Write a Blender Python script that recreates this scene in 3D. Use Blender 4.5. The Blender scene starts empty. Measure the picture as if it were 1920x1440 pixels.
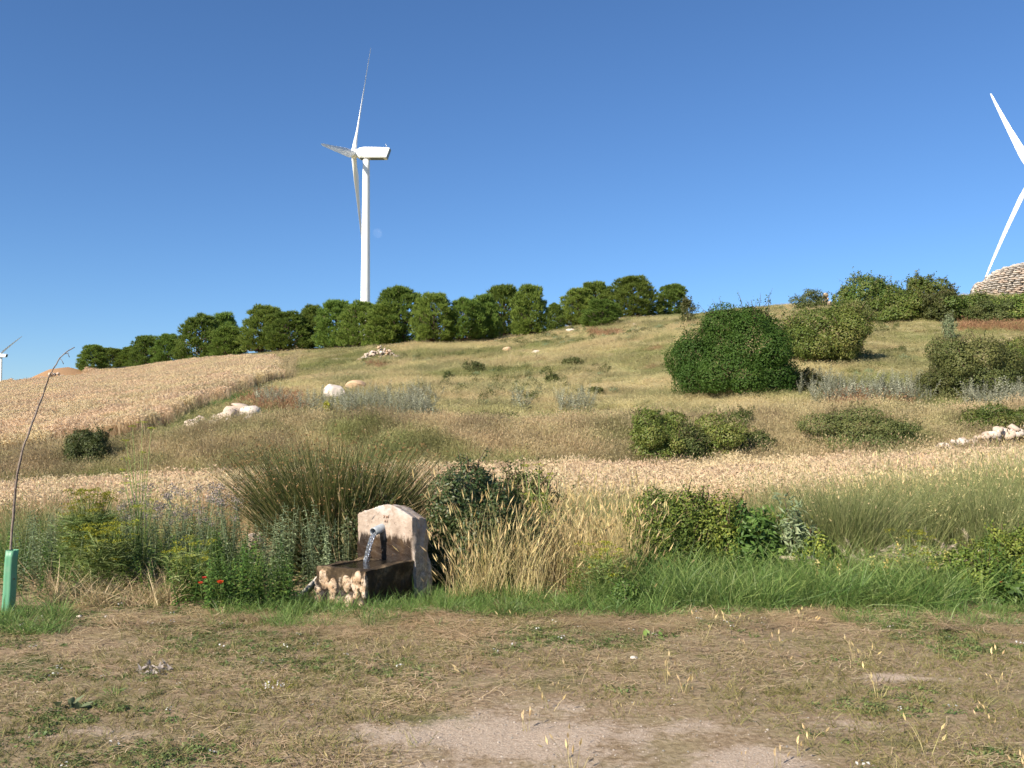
import bpy, bmesh, math, random
import numpy as np
from mathutils import Vector, Matrix

random.seed(11)
RNG = np.random.default_rng(11)
S = bpy.context.scene
C = S.collection
R = math.radians

# ------------------------------------------------------------------ camera
F = 1770.0                      # focal length in photograph pixels (1920 wide)
CAMZ = 1.6
PITCH = math.atan(80 / F)
cam_data = bpy.data.cameras.new('camera')
cam_data.sensor_width = 36.0
cam_data.lens = 36.0 * F / 1920.0
cam_data.clip_start = 0.1
cam_data.clip_end = 20000
cam = bpy.data.objects.new('camera', cam_data)
cam.location = (0, 0, CAMZ)
cam.rotation_euler = (R(90) + PITCH, 0, 0)
C.objects.link(cam)
S.camera = cam

# ------------------------------------------------------------------ sky, sun, exposure
SUN_EL = R(33)
SUN_AZ = R(44)                  # to the left of straight behind the camera
sun_vec = Vector((-math.sin(SUN_AZ) * math.cos(SUN_EL), -math.cos(SUN_AZ) * math.cos(SUN_EL), math.sin(SUN_EL)))
W = bpy.data.worlds.new('World')
S.world = W
W.use_nodes = True
wn = W.node_tree
wn.nodes.clear()
sky = wn.nodes.new('ShaderNodeTexSky')
sky.sky_type = 'NISHITA'
sky.sun_disc = False
sky.sun_elevation = SUN_EL
sky.sun_rotation = math.atan2(sun_vec.x, sun_vec.y) % (2 * math.pi)
sky.altitude = 900
sky.air_density = 1.0
sky.dust_density = 0.3
sky.ozone_density = 8.5
bg = wn.nodes.new('ShaderNodeBackground')
bg.inputs['Strength'].default_value = 0.080
wo = wn.nodes.new('ShaderNodeOutputWorld')
hs_ = wn.nodes.new('ShaderNodeHueSaturation')
hs_.inputs['Saturation'].default_value = 1.02
wn.links.new(sky.outputs[0], hs_.inputs['Color'])
wn.links.new(hs_.outputs[0], bg.inputs[0])
wn.links.new(bg.outputs[0], wo.inputs[0])
sl = bpy.data.lights.new('sun', 'SUN')
sl.energy = 4.9
sl.angle = R(0.5)
sl.color = (1.0, 0.92, 0.79)
so = bpy.data.objects.new('sun', sl)
so.rotation_euler = sun_vec.to_track_quat('Z', 'Y').to_euler()
so.location = (-20, -20, 30)
C.objects.link(so)
S.view_settings.view_transform = 'Standard'
S.view_settings.look = 'None'
S.view_settings.exposure = 0.85
S.view_settings.gamma = 1.0
S.render.engine = 'CYCLES'
cy = S.cycles
cy.use_denoising = True
cy.use_adaptive_sampling = True
cy.adaptive_threshold = 0.02
cy.use_light_tree = False
cy.max_bounces = 5
cy.diffuse_bounces = 2
cy.glossy_bounces = 3
cy.transmission_bounces = 6
cy.transparent_max_bounces = 8
cy.caustics_reflective = False
cy.caustics_refractive = False

# ------------------------------------------------------------------ small numeric helpers
def sstep(a, b, x):
    t = np.clip((x - a) / (b - a), 0, 1)
    return t * t * (3 - 2 * t)

def _hash(ix, iy, seed):
    n = (ix.astype(np.int64) * 374761393 + iy.astype(np.int64) * 668265263 + seed * 974711) & 0x7fffffff
    n = ((n ^ (n >> 13)) * 1274126177) & 0x7fffffff
    return ((n ^ (n >> 16)) & 0xffff) / 65535.0

def vnoise(x, y, scale=1.0, seed=0, octaves=3):
    """value noise, about -1..1"""
    x = np.asarray(x, float) * scale
    y = np.asarray(y, float) * scale
    out = 0.0
    amp, tot = 1.0, 0.0
    for o in range(octaves):
        ix, iy = np.floor(x), np.floor(y)
        fx, fy = x - ix, y - iy
        fx = fx * fx * (3 - 2 * fx)
        fy = fy * fy * (3 - 2 * fy)
        a = _hash(ix, iy, seed + o); b = _hash(ix + 1, iy, seed + o)
        c = _hash(ix, iy + 1, seed + o); d = _hash(ix + 1, iy + 1, seed + o)
        out = out + amp * ((a * (1 - fx) + b * fx) * (1 - fy) + (c * (1 - fx) + d * fx) * fy)
        tot += amp
        amp *= 0.5
        x, y = x * 2.03 + 17.1, y * 2.03 + 5.3
    return out / tot * 2 - 1

def noise3(P, scale, seed):
    """cheap 3D noise for displacing stones"""
    return (vnoise(P[:, 0] + P[:, 2] * 0.71, P[:, 1] - P[:, 2] * 0.53, scale, seed) +
            vnoise(P[:, 1] + 31.7, P[:, 2] + P[:, 0] * 0.37, scale, seed + 7)) * 0.5

def slopes(px, py):
    v = (720 - py) / F
    x = (px - 960) / F
    dy = math.cos(PITCH) - v * math.sin(PITCH)
    dz = math.sin(PITCH) + v * math.cos(PITCH)
    return x / dy, dz / dy

def pt(px, py, d):
    sx, sz = slopes(px, py)
    return Vector((sx * d, d, CAMZ + sz * d))

# ------------------------------------------------------------------ terrain height
COLS = np.array([-400, 0, 240, 480, 720, 960, 1200, 1440, 1680, 1920, 2300], float)
STN = np.array([0, 9, 13, 20, 24.5, 30, 40, 55, 70, 90, 120, 200, 345, 900, 1600, 7000], float)
ZT = np.array([
    [0, 0, 0, 0, 0, 0, 0, 0, 0, 0, 0],
    [0, 0, 0, 0, 0, 0, 0, 0, 0, 0, 0],
    [-.06, -.05, 0, .05, .1, .1, .1, .1, .15, .25, .3],
    [-.3, -.24, -.1, 0, .1, .15, .15, .2, .38, .52, .7],
    [.45, .55, .95, 1.5, 1.5, 1.5, 1.45, 1.5, 1.6, 1.75, 2.0],
    [.95, 1.0, 1.45, 2.1, 2.2, 2.2, 2.25, 2.75, 2.75, 2.95, 3.0],
    [1.7, 1.8, 2.35, 2.96, 3.2, 3.45, 3.86, 4.65, 4.9, 5.2, 5.3],
    [2.8, 2.9, 3.6, 4.6, 5.3, 5.8, 6.6, 7.8, 8.8, 9.4, 9.4],
    [3.7, 3.9, 4.85, 6.4, 7.4, 8.1, 9.4, 10.5, 10.8, 11.0, 11.0],
    [4.75, 5.0, 6.5, 8.6, 9.4, 10.0, 12.3, 11.5, 11.5, 11.5, 11.5],
    [5.2, 5.6, 9.0, 9.6, 10, 10.5, 13.3, 12, 12, 12, 12],
    [5, 6, 9, 10.5, 12, 13, 13, 13, 13, 13, 13],
    [4, 6, 12, 20, 25, 22, 18, 16, 16, 16, 16],
    [-10, -10, -5, 5, 10, 10, 10, 10, 10, 10, 10],
    [-10, -10, -8, 0, 5, 5, 5, 5, 5, 5, 5],
    [-5] * 11], float)
NU, ND = 221, 420
_ug = np.linspace(COLS[0], COLS[-1], NU)
_dg = np.concatenate([np.linspace(0, 130, 360), np.geomspace(133, 7000, ND - 360)])
_tmp = np.array([np.interp(_ug, COLS, row) for row in ZT])
_HT = np.array([np.interp(_dg, STN, _tmp[:, j]) for j in range(NU)])      # (NU, ND)
def _blur(A, axis, n):
    for _ in range(n):
        P = np.pad(A, [(1, 1) if a == axis else (0, 0) for a in (0, 1)], mode='edge')
        A = (np.take(P, range(0, A.shape[axis]), axis) + 2 * A + np.take(P, range(2, A.shape[axis] + 2), axis)) / 4
    return A
_HT = _blur(_blur(_HT, 0, 40), 1, 5)
MOUND = pt(88, 712, 88)

def height(x, y):
    x = np.asarray(x, float); y = np.asarray(y, float)
    u = np.clip(960 + x / np.maximum(y, 12) * F, COLS[0], COLS[-1] - 1e-6)
    d = np.clip(y, 0, 6990)
    iu = (u - _ug[0]) / (_ug[1] - _ug[0])
    i0 = np.clip(iu.astype(int), 0, NU - 2); fu = iu - i0
    j0 = np.clip(np.searchsorted(_dg, d, side='right') - 1, 0, ND - 2)
    fd = (d - _dg[j0]) / (_dg[j0 + 1] - _dg[j0])
    z = (_HT[i0, j0] * (1 - fu) * (1 - fd) + _HT[i0 + 1, j0] * fu * (1 - fd) +
         _HT[i0, j0 + 1] * (1 - fu) * fd + _HT[i0 + 1, j0 + 1] * fu * fd)
    hill = sstep(20, 30, y) * (1 - sstep(150, 400, y))
    z = z + hill * (0.16 * vnoise(x, y, 0.16, 3, 3) + 0.07 * vnoise(x, y, 0.6, 9, 2))
    near = 1 - sstep(9, 14, y)
    z = z + near * (0.022 * vnoise(x, y, 1.1, 21, 3) + 0.010 * vnoise(x, y, 5.0, 22, 3))
    z = z + 1.6 * np.exp(-((x - MOUND.x) / 2.9) ** 2 - ((y - 90) / 4.0) ** 2)
    return z

def h1(x, y):
    return float(height(np.array([x]), np.array([y]))[0])

_dm = np.concatenate([np.arange(3, 30, 0.02), np.arange(30, 135, 0.08)])
def gpix(px, py, fallback=None):
    """the point of the ground first met along the line of sight through a pixel of the photograph"""
    sx, sz = slopes(px, py)
    diff = (CAMZ + sz * _dm) - height(sx * _dm, _dm)
    k = np.nonzero(diff <= 0)[0]
    d = _dm[k[0]] if len(k) else (fallback or 80.0)
    return Vector((sx * d, d, h1(sx * d, d)))

# ------------------------------------------------------------------ mesh helpers
def mesh_np(name, V, faces, mats=(), rnd=None, smooth=False, midx=None):
    """faces: list of (n,k) integer arrays"""
    me = bpy.data.meshes.new(name)
    V = np.asarray(V, np.float32)
    faces = [np.asarray(f, np.int32) for f in faces if len(f)]
    me.vertices.add(len(V))
    me.vertices.foreach_set('co', V.ravel())
    nl = sum(f.size for f in faces); nf = sum(len(f) for f in faces)
    me.loops.add(nl)
    me.polygons.add(nf)
    me.loops.foreach_set('vertex_index', np.concatenate([f.ravel() for f in faces]))
    st, tot, o = [], [], 0
    for f in faces:
        k = f.shape[1]
        st.append(o + np.arange(len(f)) * k); tot.append(np.full(len(f), k)); o += f.size
    me.polygons.foreach_set('loop_start', np.concatenate(st).astype(np.int32))
    if smooth:
        me.polygons.foreach_set('use_smooth', np.ones(nf, bool))
    if midx is not None:
        me.polygons.foreach_set('material_index', np.asarray(midx, np.int32))
    if rnd is not None:
        a = me.attributes.new('rnd', 'FLOAT', 'POINT')
        a.data.foreach_set('value', np.asarray(rnd, np.float32))
    for m in mats:
        me.materials.append(m)
    me.update(calc_edges=True)
    return me

def obj(name, data, parent=None, loc=None, rot=None, scale=None, link=True):
    o = bpy.data.objects.new(name, data)
    if link:
        C.objects.link(o)
    if parent is not None:
        o.parent = parent
    if loc is not None: o.location = loc
    if rot is not None: o.rotation_euler = rot
    if scale is not None: o.scale = scale if hasattr(scale, '__len__') else (scale,) * 3
    return o

def tag(o, label=None, cat=None, group=None, kind=None):
    if label: o['label'] = label
    if cat: o['category'] = cat
    if group: o['group'] = group
    if kind: o['kind'] = kind
    return o

class MB:
    """collects triangles / quads with a random value per piece"""
    def __init__(s):
        s.V, s.T, s.Q, s.r, s.n = [], [], [], [], 0
    def add(s, V, T=None, Q=None, r=None):
        V = np.asarray(V, float).reshape(-1, 3)
        if T is not None and len(T): s.T.append(np.asarray(T, int).reshape(-1, 3) + s.n)
        if Q is not None and len(Q): s.Q.append(np.asarray(Q, int).reshape(-1, 4) + s.n)
        s.V.append(V)
        s.r.append(np.full(len(V), random.random() if r is None else r) if np.isscalar(r) or r is None else np.asarray(r))
        s.n += len(V)
    def tube(s, P, rad, k=6, r=None, cap=True):
        P = np.asarray(P, float)
        rad = np.broadcast_to(np.asarray(rad, float), (len(P),))
        t = np.gradient(P, axis=0)
        t /= np.linalg.norm(t, axis=1)[:, None] + 1e-9
        ref = np.array([0, 0, 1.0]) if abs(t[0, 2]) < 0.9 else np.array([1.0, 0, 0])
        V = []
        for i in range(len(P)):
            a = np.cross(t[i], ref); a /= np.linalg.norm(a) + 1e-9
            b = np.cross(t[i], a)
            ang = np.arange(k) / k * 2 * math.pi
            V.append(P[i] + rad[i] * (np.cos(ang)[:, None] * a + np.sin(ang)[:, None] * b))
        V = np.concatenate(V)
        Q = []
        for i in range(len(P) - 1):
            for j in range(k):
                Q.append((i * k + j, i * k + (j + 1) % k, (i + 1) * k + (j + 1) % k, (i + 1) * k + j))
        T = []
        if cap:
            m = len(P) - 1
            T = [(0, j + 1, j) for j in range(1, k - 1)][::1] + [(m * k, m * k + j, m * k + j + 1) for j in range(1, k - 1)]
        s.add(V, T, Q, r)
    def box(s, c, h, rotz=0.0, r=None):
        c = np.asarray(c, float); h = np.asarray(h, float)
        V = np.array([(x, y, z) for x in (-1, 1) for y in (-1, 1) for z in (-1, 1)], float) * h
        ca, sa = math.cos(rotz), math.sin(rotz)
        V = V @ np.array([[ca, sa, 0], [-sa, ca, 0], [0, 0, 1]]) + c
        s.add(V, None, [(0, 1, 3, 2), (4, 6, 7, 5), (0, 4, 5, 1), (2, 3, 7, 6), (0, 2, 6, 4), (1, 5, 7, 3)], r)
    def mesh(s, name, mats, smooth=False):
        f = []
        if s.T: f.append(np.concatenate(s.T))
        if s.Q: f.append(np.concatenate(s.Q))
        return mesh_np(name, np.concatenate(s.V), f, mats, np.concatenate(s.r), smooth)

def rand_unit(n, rng=RNG):
    v = rng.normal(size=(n, 3))
    return v / (np.linalg.norm(v, axis=1)[:, None] + 1e-9)

def leaves_mesh(P, N, length, width, rng=RNG, fold=0.25, r=None):
    """one folded diamond (2 quads' worth: 4 triangles) per point; N is the direction of the leaf's tip-ish normal"""
    n = len(P)
    L = np.broadcast_to(length, (n,)) * rng.uniform(.7, 1.25, n)
    Wd = np.broadcast_to(width, (n,)) * rng.uniform(.8, 1.2, n)
    N = N / (np.linalg.norm(N, axis=1)[:, None] + 1e-9)
    d = rand_unit(n, rng)
    d = d - N * (d * N).sum(1)[:, None] * 0.75
    d /= np.linalg.norm(d, axis=1)[:, None] + 1e-9
    s = np.cross(N, d)
    s /= np.linalg.norm(s, axis=1)[:, None] + 1e-9
    nn = np.cross(d, s)
    a = P
    b = P + d * (L * .45)[:, None] + s * (Wd * .5)[:, None] + nn * (Wd * fold)[:, None]
    c = P + d * L[:, None]
    e = P + d * (L * .45)[:, None] - s * (Wd * .5)[:, None] + nn * (Wd * fold)[:, None]
    V = np.stack([a, b, c, e], 1).reshape(-1, 3)
    i = np.arange(n)[:, None] * 4
    T = np.concatenate([i + np.array([[0, 1, 2]]), i + np.array([[0, 2, 3]])])
    rr = rng.random(n) if r is None else r
    return V, T, np.repeat(rr, 4)

def blades(base, direc, length, width, bend, rng=RNG, r=None, droop=1.0):
    """grass blades: 3 segments tapering to a point; base (n,3), direc unit (n,3)"""
    n = len(base)
    L = np.broadcast_to(length, (n,)); Wd = np.broadcast_to(width, (n,)); B = np.broadcast_to(bend, (n,))
    hz = rng.normal(size=(n, 3)); hz[:, 2] = 0
    hz = hz * .3 + direc * np.array([1, 1, 0])
    hz /= np.linalg.norm(hz, axis=1)[:, None] + 1e-9
    side = np.cross(direc, rand_unit(n, rng)); side /= np.linalg.norm(side, axis=1)[:, None] + 1e-9
    out = []
    for t, w in ((0, 1), (.38, .85), (.72, .55)):
        c = base + direc * (L * t)[:, None] + hz * (L * B * t * t)[:, None] - np.array([0, 0, 1.0]) * (L * B * droop * .45 * t ** 2.5)[:, None]
        out += [c - side * (Wd * w * .5)[:, None], c + side * (Wd * w * .5)[:, None]]
    t = 1.0
    out.append(base + direc * L[:, None] + hz * (L * B)[:, None] - np.array([0, 0, 1.0]) * (L * B * droop * .45)[:, None])
    V = np.stack(out, 1).reshape(-1, 3)
    i = np.arange(n)[:, None] * 7
    Q = np.concatenate([i + np.array([[0, 1, 3, 2]]), i + np.array([[2, 3, 5, 4]])])
    T = i + np.array([[4, 5, 6]])
    rr = rng.random(n) if r is None else np.broadcast_to(r, (n,))
    tips = out[-1]
    return V, T, Q, np.repeat(rr, 7), tips

def up_dirs(n, spread, rng=RNG, lean=(0, 0)):
    d = np.stack([rng.normal(lean[0], spread, n), rng.normal(lean[1], spread, n), np.ones(n)], 1)
    return d / np.linalg.norm(d, axis=1)[:, None]

# ------------------------------------------------------------------ materials
def new_mat(name):
    m = bpy.data.materials.new(name)
    m.use_nodes = True
    nt = m.node_tree
    nt.nodes.clear()
    out = nt.nodes.new('ShaderNodeOutputMaterial')
    return m, nt, out

def ramp(nt, fac, cols, interp='LINEAR'):
    n = nt.nodes.new('ShaderNodeValToRGB')
    n.color_ramp.interpolation = interp
    e = n.color_ramp.elements
    if not isinstance(cols[0][1], (tuple, list)):
        cols = [(i / max(1, len(cols) - 1), c) for i, c in enumerate(cols)]
    while len(e) < len(cols): e.new(0.5)
    for el, (p, c) in zip(e, cols):
        el.position = p
        el.color = (*c, 1)
    if fac is not None: nt.links.new(fac, n.inputs[0])
    return n.outputs[0]

def noise(nt, scale, detail=3, rough=.55, vec=None, world=True, dist=0.0):
    n = nt.nodes.new('ShaderNodeTexNoise')
    n.inputs['Scale'].default_value = scale
    n.inputs['Detail'].default_value = detail
    n.inputs['Roughness'].default_value = rough
    n.inputs['Distortion'].default_value = dist
    if vec is None:
        if world:
            g = nt.nodes.new('ShaderNodeNewGeometry'); vec = g.outputs['Position']
        else:
            g = nt.nodes.new('ShaderNodeTexCoord'); vec = g.outputs['Object']
    nt.links.new(vec, n.inputs['Vector'])
    return n.outputs['Fac']

def math_n(nt, op, a, b=None, clamp=False):
    n = nt.nodes.new('ShaderNodeMath'); n.operation = op; n.use_clamp = clamp
    for i, v in enumerate((a, b)):
        if v is None: continue
        if isinstance(v, (int, float)): n.inputs[i].default_value = v
        else: nt.links.new(v, n.inputs[i])
    return n.outputs[0]

def maprange(nt, v, a, b, c=0.0, d=1.0):
    n = nt.nodes.new('ShaderNodeMapRange')
    n.interpolation_type = 'SMOOTHSTEP'
    for i, x in zip((1, 2, 3, 4), (a, b, c, d)): n.inputs[i].default_value = x
    nt.links.new(v, n.inputs[0])
    return n.outputs[0]

def mixc(nt, fac, a, b, mode='MIX'):
    n = nt.nodes.new('ShaderNodeMix'); n.data_type = 'RGBA'; n.blend_type = mode
    if isinstance(fac, (int, float)): n.inputs[0].default_value = fac
    else: nt.links.new(fac, n.inputs[0])
    for s, v in ((6, a), (7, b)):
        if isinstance(v, tuple): n.inputs[s].default_value = (*v, 1)
        else: nt.links.new(v, n.inputs[s])
    return n.outputs[2]

def attr(nt, name):
    a = nt.nodes.new('ShaderNodeAttribute'); a.attribute_name = name
    return a

GAIN = dict(green_grass=1.55, fine_green_grass=1.5, rush_stems=1.2, green_weed_leaves=1.7, yellow_green_weed_leaves=1.6, grey_green_leaves=1.35, pine_needles=1.75,
            hawthorn_leaves=1.3, light_bush_leaves=1.3, olive_bush_leaves=1.25, bramble_leaves=1.5, fennel_stems=1.4, ground_cover_leaves=1.3, olive_ground_cover=1.2,
            dry_straw=1.12, dry_tall_grass=1.3, hill_grass_blades=1.1, bank_grass_blades=1.12, ripe_wheat=1.08)
def foliage(name, cols, trans=.35, rough=.55, spec=.25, patch=None, vary=.22):
    """cols: colours by piece; patch=(scale, lo, hi, cols2): large patches of other colours over the ground"""
    gn = GAIN.get(name, 1.0)
    cols = [tuple(v * gn for v in c) for c in cols]
    m, nt, out = new_mat(name)
    a = attr(nt, 'rnd')
    col = ramp(nt, a.outputs['Fac'], cols)
    if patch:
        for sc, lo, hi, c2 in patch:
            f = maprange(nt, noise(nt, sc, 3, .6), lo, hi)
            col = mixc(nt, f, col, ramp(nt, a.outputs['Fac'], c2))
    oi = nt.nodes.new('ShaderNodeObjectInfo')
    hsv = nt.nodes.new('ShaderNodeHueSaturation')
    nt.links.new(col, hsv.inputs['Color'])
    nt.links.new(maprange(nt, oi.outputs['Random'], 0, 1, 1 - vary, 1 + vary), hsv.inputs['Value'])
    nt.links.new(maprange(nt, math_n(nt, 'FRACT', math_n(nt, 'MULTIPLY', oi.outputs['Random'], 7.31)), 0, 1, .488, .512), hsv.inputs['Hue'])
    p = nt.nodes.new('ShaderNodeBsdfPrincipled')
    p.inputs['Roughness'].default_value = rough
    p.inputs['Specular IOR Level'].default_value = spec
    nt.links.new(hsv.outputs[0], p.inputs['Base Color'])
    t = nt.nodes.new('ShaderNodeBsdfTranslucent')
    nt.links.new(hsv.outputs[0], t.inputs['Color'])
    mx = nt.nodes.new('ShaderNodeMixShader'); mx.inputs[0].default_value = trans
    nt.links.new(p.outputs[0], mx.inputs[1]); nt.links.new(t.outputs[0], mx.inputs[2])
    nt.links.new(mx.outputs[0], out.inputs[0])
    return m

def solid(name, col, rough=.6, spec=.4, var=None, bump=None, world=False, trans=0.0):
    """var=(scale, colour, amount), bump=(scale, strength)"""
    m, nt, out = new_mat(name)
    p = nt.nodes.new('ShaderNodeBsdfPrincipled')
    p.inputs['Roughness'].default_value = rough
    p.inputs['Specular IOR Level'].default_value = spec
    c = None
    if var:
        for sc, c2, lo, hi in var:
            f = maprange(nt, noise(nt, sc, 5, .6, world=world), lo, hi)
            c = mixc(nt, f, c if c is not None else tuple(col), tuple(c2))
        nt.links.new(c, p.inputs['Base Color'])
    else:
        p.inputs['Base Color'].default_value = (*col, 1)
    if bump:
        b = nt.nodes.new('ShaderNodeBump'); b.inputs['Strength'].default_value = bump[1]
        b.inputs['Distance'].default_value = bump[2] if len(bump) > 2 else .02
        nt.links.new(noise(nt, bump[0], 6, .65, world=world), b.inputs['Height'])
        nt.links.new(b.outputs[0], p.inputs['Normal'])
    nt.links.new(p.outputs[0], out.inputs[0])
    return m

STRAW = [(.30, .21, .10), (.42, .31, .15), (.50, .38, .20)]
OLIVE = [(.21, .22, .075), (.29, .29, .11), (.37, .36, .16)]
BROWN = [(.24, .14, .075), (.32, .20, .11), (.36, .24, .13)]
M_HILL = foliage('hill_grass_blades', [(.42, .34, .165), (.53, .44, .235), (.62, .53, .30)], .42, .65, .15,
                 [(.11, .45, .62, OLIVE), (.33, .50, .64, [(.27, .255, .115), (.34, .315, .15), (.41, .37, .19)]), (.21, .64, .74, BROWN)], vary=.1)
M_BANK = foliage('bank_grass_blades', [(.36, .29, .15), (.46, .375, .21), (.53, .43, .26)], .4, .65, .15,
                 [(.30, .50, .66, OLIVE), (.5, .62, .75, [(.30, .20, .12), (.36, .25, .15)])])
M_WHEAT = foliage('ripe_wheat', [(.58, .45, .275), (.69, .55, .355), (.78, .64, .44)], .45, .65, .15,
                  [(.25, .55, .75, [(.53, .40, .235), (.63, .49, .305), (.71, .575, .375)])], .07)
M_STRAW = foliage('dry_straw', [(.32, .225, .12), (.45, .335, .19), (.60, .47, .29)], .2, .6, .2)
M_DRY = foliage('dry_tall_grass', [(.24, .22, .08), (.44, .35, .16), (.60, .47, .26)], .3, .55, .3)
M_GREEN = foliage('green_grass', [(.055, .105, .022), (.10, .165, .040), (.19, .23, .075)], .4, .45, .35)
M_FINE = foliage('fine_green_grass', [(.10, .13, .04), (.17, .19, .07), (.28, .27, .12)], .4, .5, .3)
M_RUSH = foliage('rush_stems', [(.035, .05, .014), (.08, .095, .025), (.24, .20, .08)], .2, .5, .3)
M_WEED = foliage('green_weed_leaves', [(.035, .070, .016), (.06, .11, .022), (.12, .17, .035)], .35, .5, .35)
M_YWEED = foliage('yellow_green_weed_leaves', [(.06, .095, .018), (.10, .14, .024), (.19, .205, .038)], .35, .5, .3)
M_GREY = foliage('grey_green_leaves', [(.11, .145, .070), (.165, .20, .105), (.235, .27, .15)], .25, .6, .25)
M_SAGE = foliage('silver_sage_leaves', [(.25, .255, .165), (.36, .36, .25), (.48, .47, .35)], .25, .6, .25)
M_LAV = foliage('dusty_flower_heads', [(.24, .20, .17), (.31, .26, .235), (.38, .32, .29)], .2, .7, .2)
M_COVER = foliage('ground_cover_leaves', [(.06, .10, .028), (.10, .145, .04), (.17, .19, .07)], .3, .5, .3)
M_COVERO = foliage('olive_ground_cover', [(.12, .125, .04), (.18, .165, .055), (.25, .21, .09)], .3, .55, .25)
M_PINE = foliage('pine_needles', [(.060, .090, .018), (.100, .140, .026), (.165, .205, .045)], .4, .6, .2, vary=.16)
M_BUSH = foliage('hawthorn_leaves', [(.030, .075, .012), (.050, .110, .017), (.085, .145, .026)], .35, .6, .2)
M_BUSHL = foliage('light_bush_leaves', [(.062, .10, .018), (.10, .135, .025), (.18, .17, .05)], .3, .5, .3)
M_BUSHD = foliage('olive_bush_leaves', [(.055, .072, .020), (.085, .10, .028), (.14, .135, .045)], .3, .55, .3)
M_BRAM = foliage('bramble_leaves', [(.026, .048, .014), (.048, .075, .022), (.13, .11, .05)], .3, .45, .4)
M_TWIG = solid('twig_bark', (.11, .075, .045), .8, .2)
M_TRUNK = solid('pine_bark', (.20, .145, .105), .85, .2, [(6, (.10, .07, .05), .4, .7)], (14, .6, .03))
M_FENNEL = foliage('fennel_umbels', [(.20, .23, .025), (.34, .35, .035), (.46, .44, .06)], .35, .5, .2)
M_FENST = foliage('fennel_stems', [(.09, .13, .03), (.14, .18, .05), (.20, .22, .07)], .2, .5, .3)
M_YELLOW = foliage('yellow_petals', [(.62, .50, .10), (.72, .62, .22), (.78, .70, .36)], .35, .5, .2, vary=.08)
M_WHITEF = foliage('white_petals', [(.65, .63, .58), (.75, .73, .68)], .35, .5, .2, vary=.08)
M_RED = foliage('poppy_petals', [(.62, .035, .018), (.75, .07, .025)], .4, .5, .2, vary=.08)
M_FEATH = foliage('feather_heads', [(.50, .40, .27), (.60, .50, .36), (.68, .58, .44)], .4, .6, .2)
M_WHITE = solid('turbine_white', (.80, .80, .78), .45, .4, [(.12, (.74, .74, .72), .45, .75)])
M_DARKG = solid('nacelle_dark_panel', (.10, .13, .14), .5, .4)
M_GREENTXT = solid('green_lettering', (.30, .40, .30), .6, .3)
M_LIME = solid('limestone', (.52, .41, .32), .85, .2, [(3, (.46, .36, .27), .42, .7), (12, (.68, .60, .50), .55, .75)], (18, .7, .02))
M_LIMEW = solid('white_limestone', (.62, .53, .44), .85, .2, [(3, (.60, .50, .41), .5, .75)], (14, .6, .03))
M_LIMEO = solid('tan_limestone', (.52, .36, .22), .85, .2, [(3, (.40, .26, .16), .45, .7)], (14, .6, .03))
M_LIMEG = solid('grey_limestone', (.50, .45, .39), .85, .2, [(2.5, (.36, .32, .27), .42, .65), (11, (.62, .56, .48), .55, .75)], (16, .8, .02))

# ------------------------------------------------------------------ ground
BARE = [(-.11, 4.95, .85, .42, 1.0), (.35, 5.45, .5, .2, .55), (1.18, 4.62, .34, .2, 1.0), (-2.05, 4.98, .40, .22, .9), (2.40, 6.1, .38, .12, .9),
        (-.9, 5.6, .45, .16, .5), (1.9, 5.2, .5, .2, .45), (-.3, 4.5, 1.0, .25, .6), (.95, 5.05, .3, .15, .6)]
def bare_at(x, y):
    b = 0.0
    for cx, cy, rx, ry, a in BARE:
        b = np.maximum(b, a * np.exp(-((x - cx) / rx) ** 2 - ((y - cy) / ry) ** 2))
    b = b * .85 + .42 * vnoise(x, y, 1.6, 41, 4) + .18 * vnoise(x, y, 6.0, 43, 2) - .06
    return np.clip(b, 0, 1)

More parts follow.
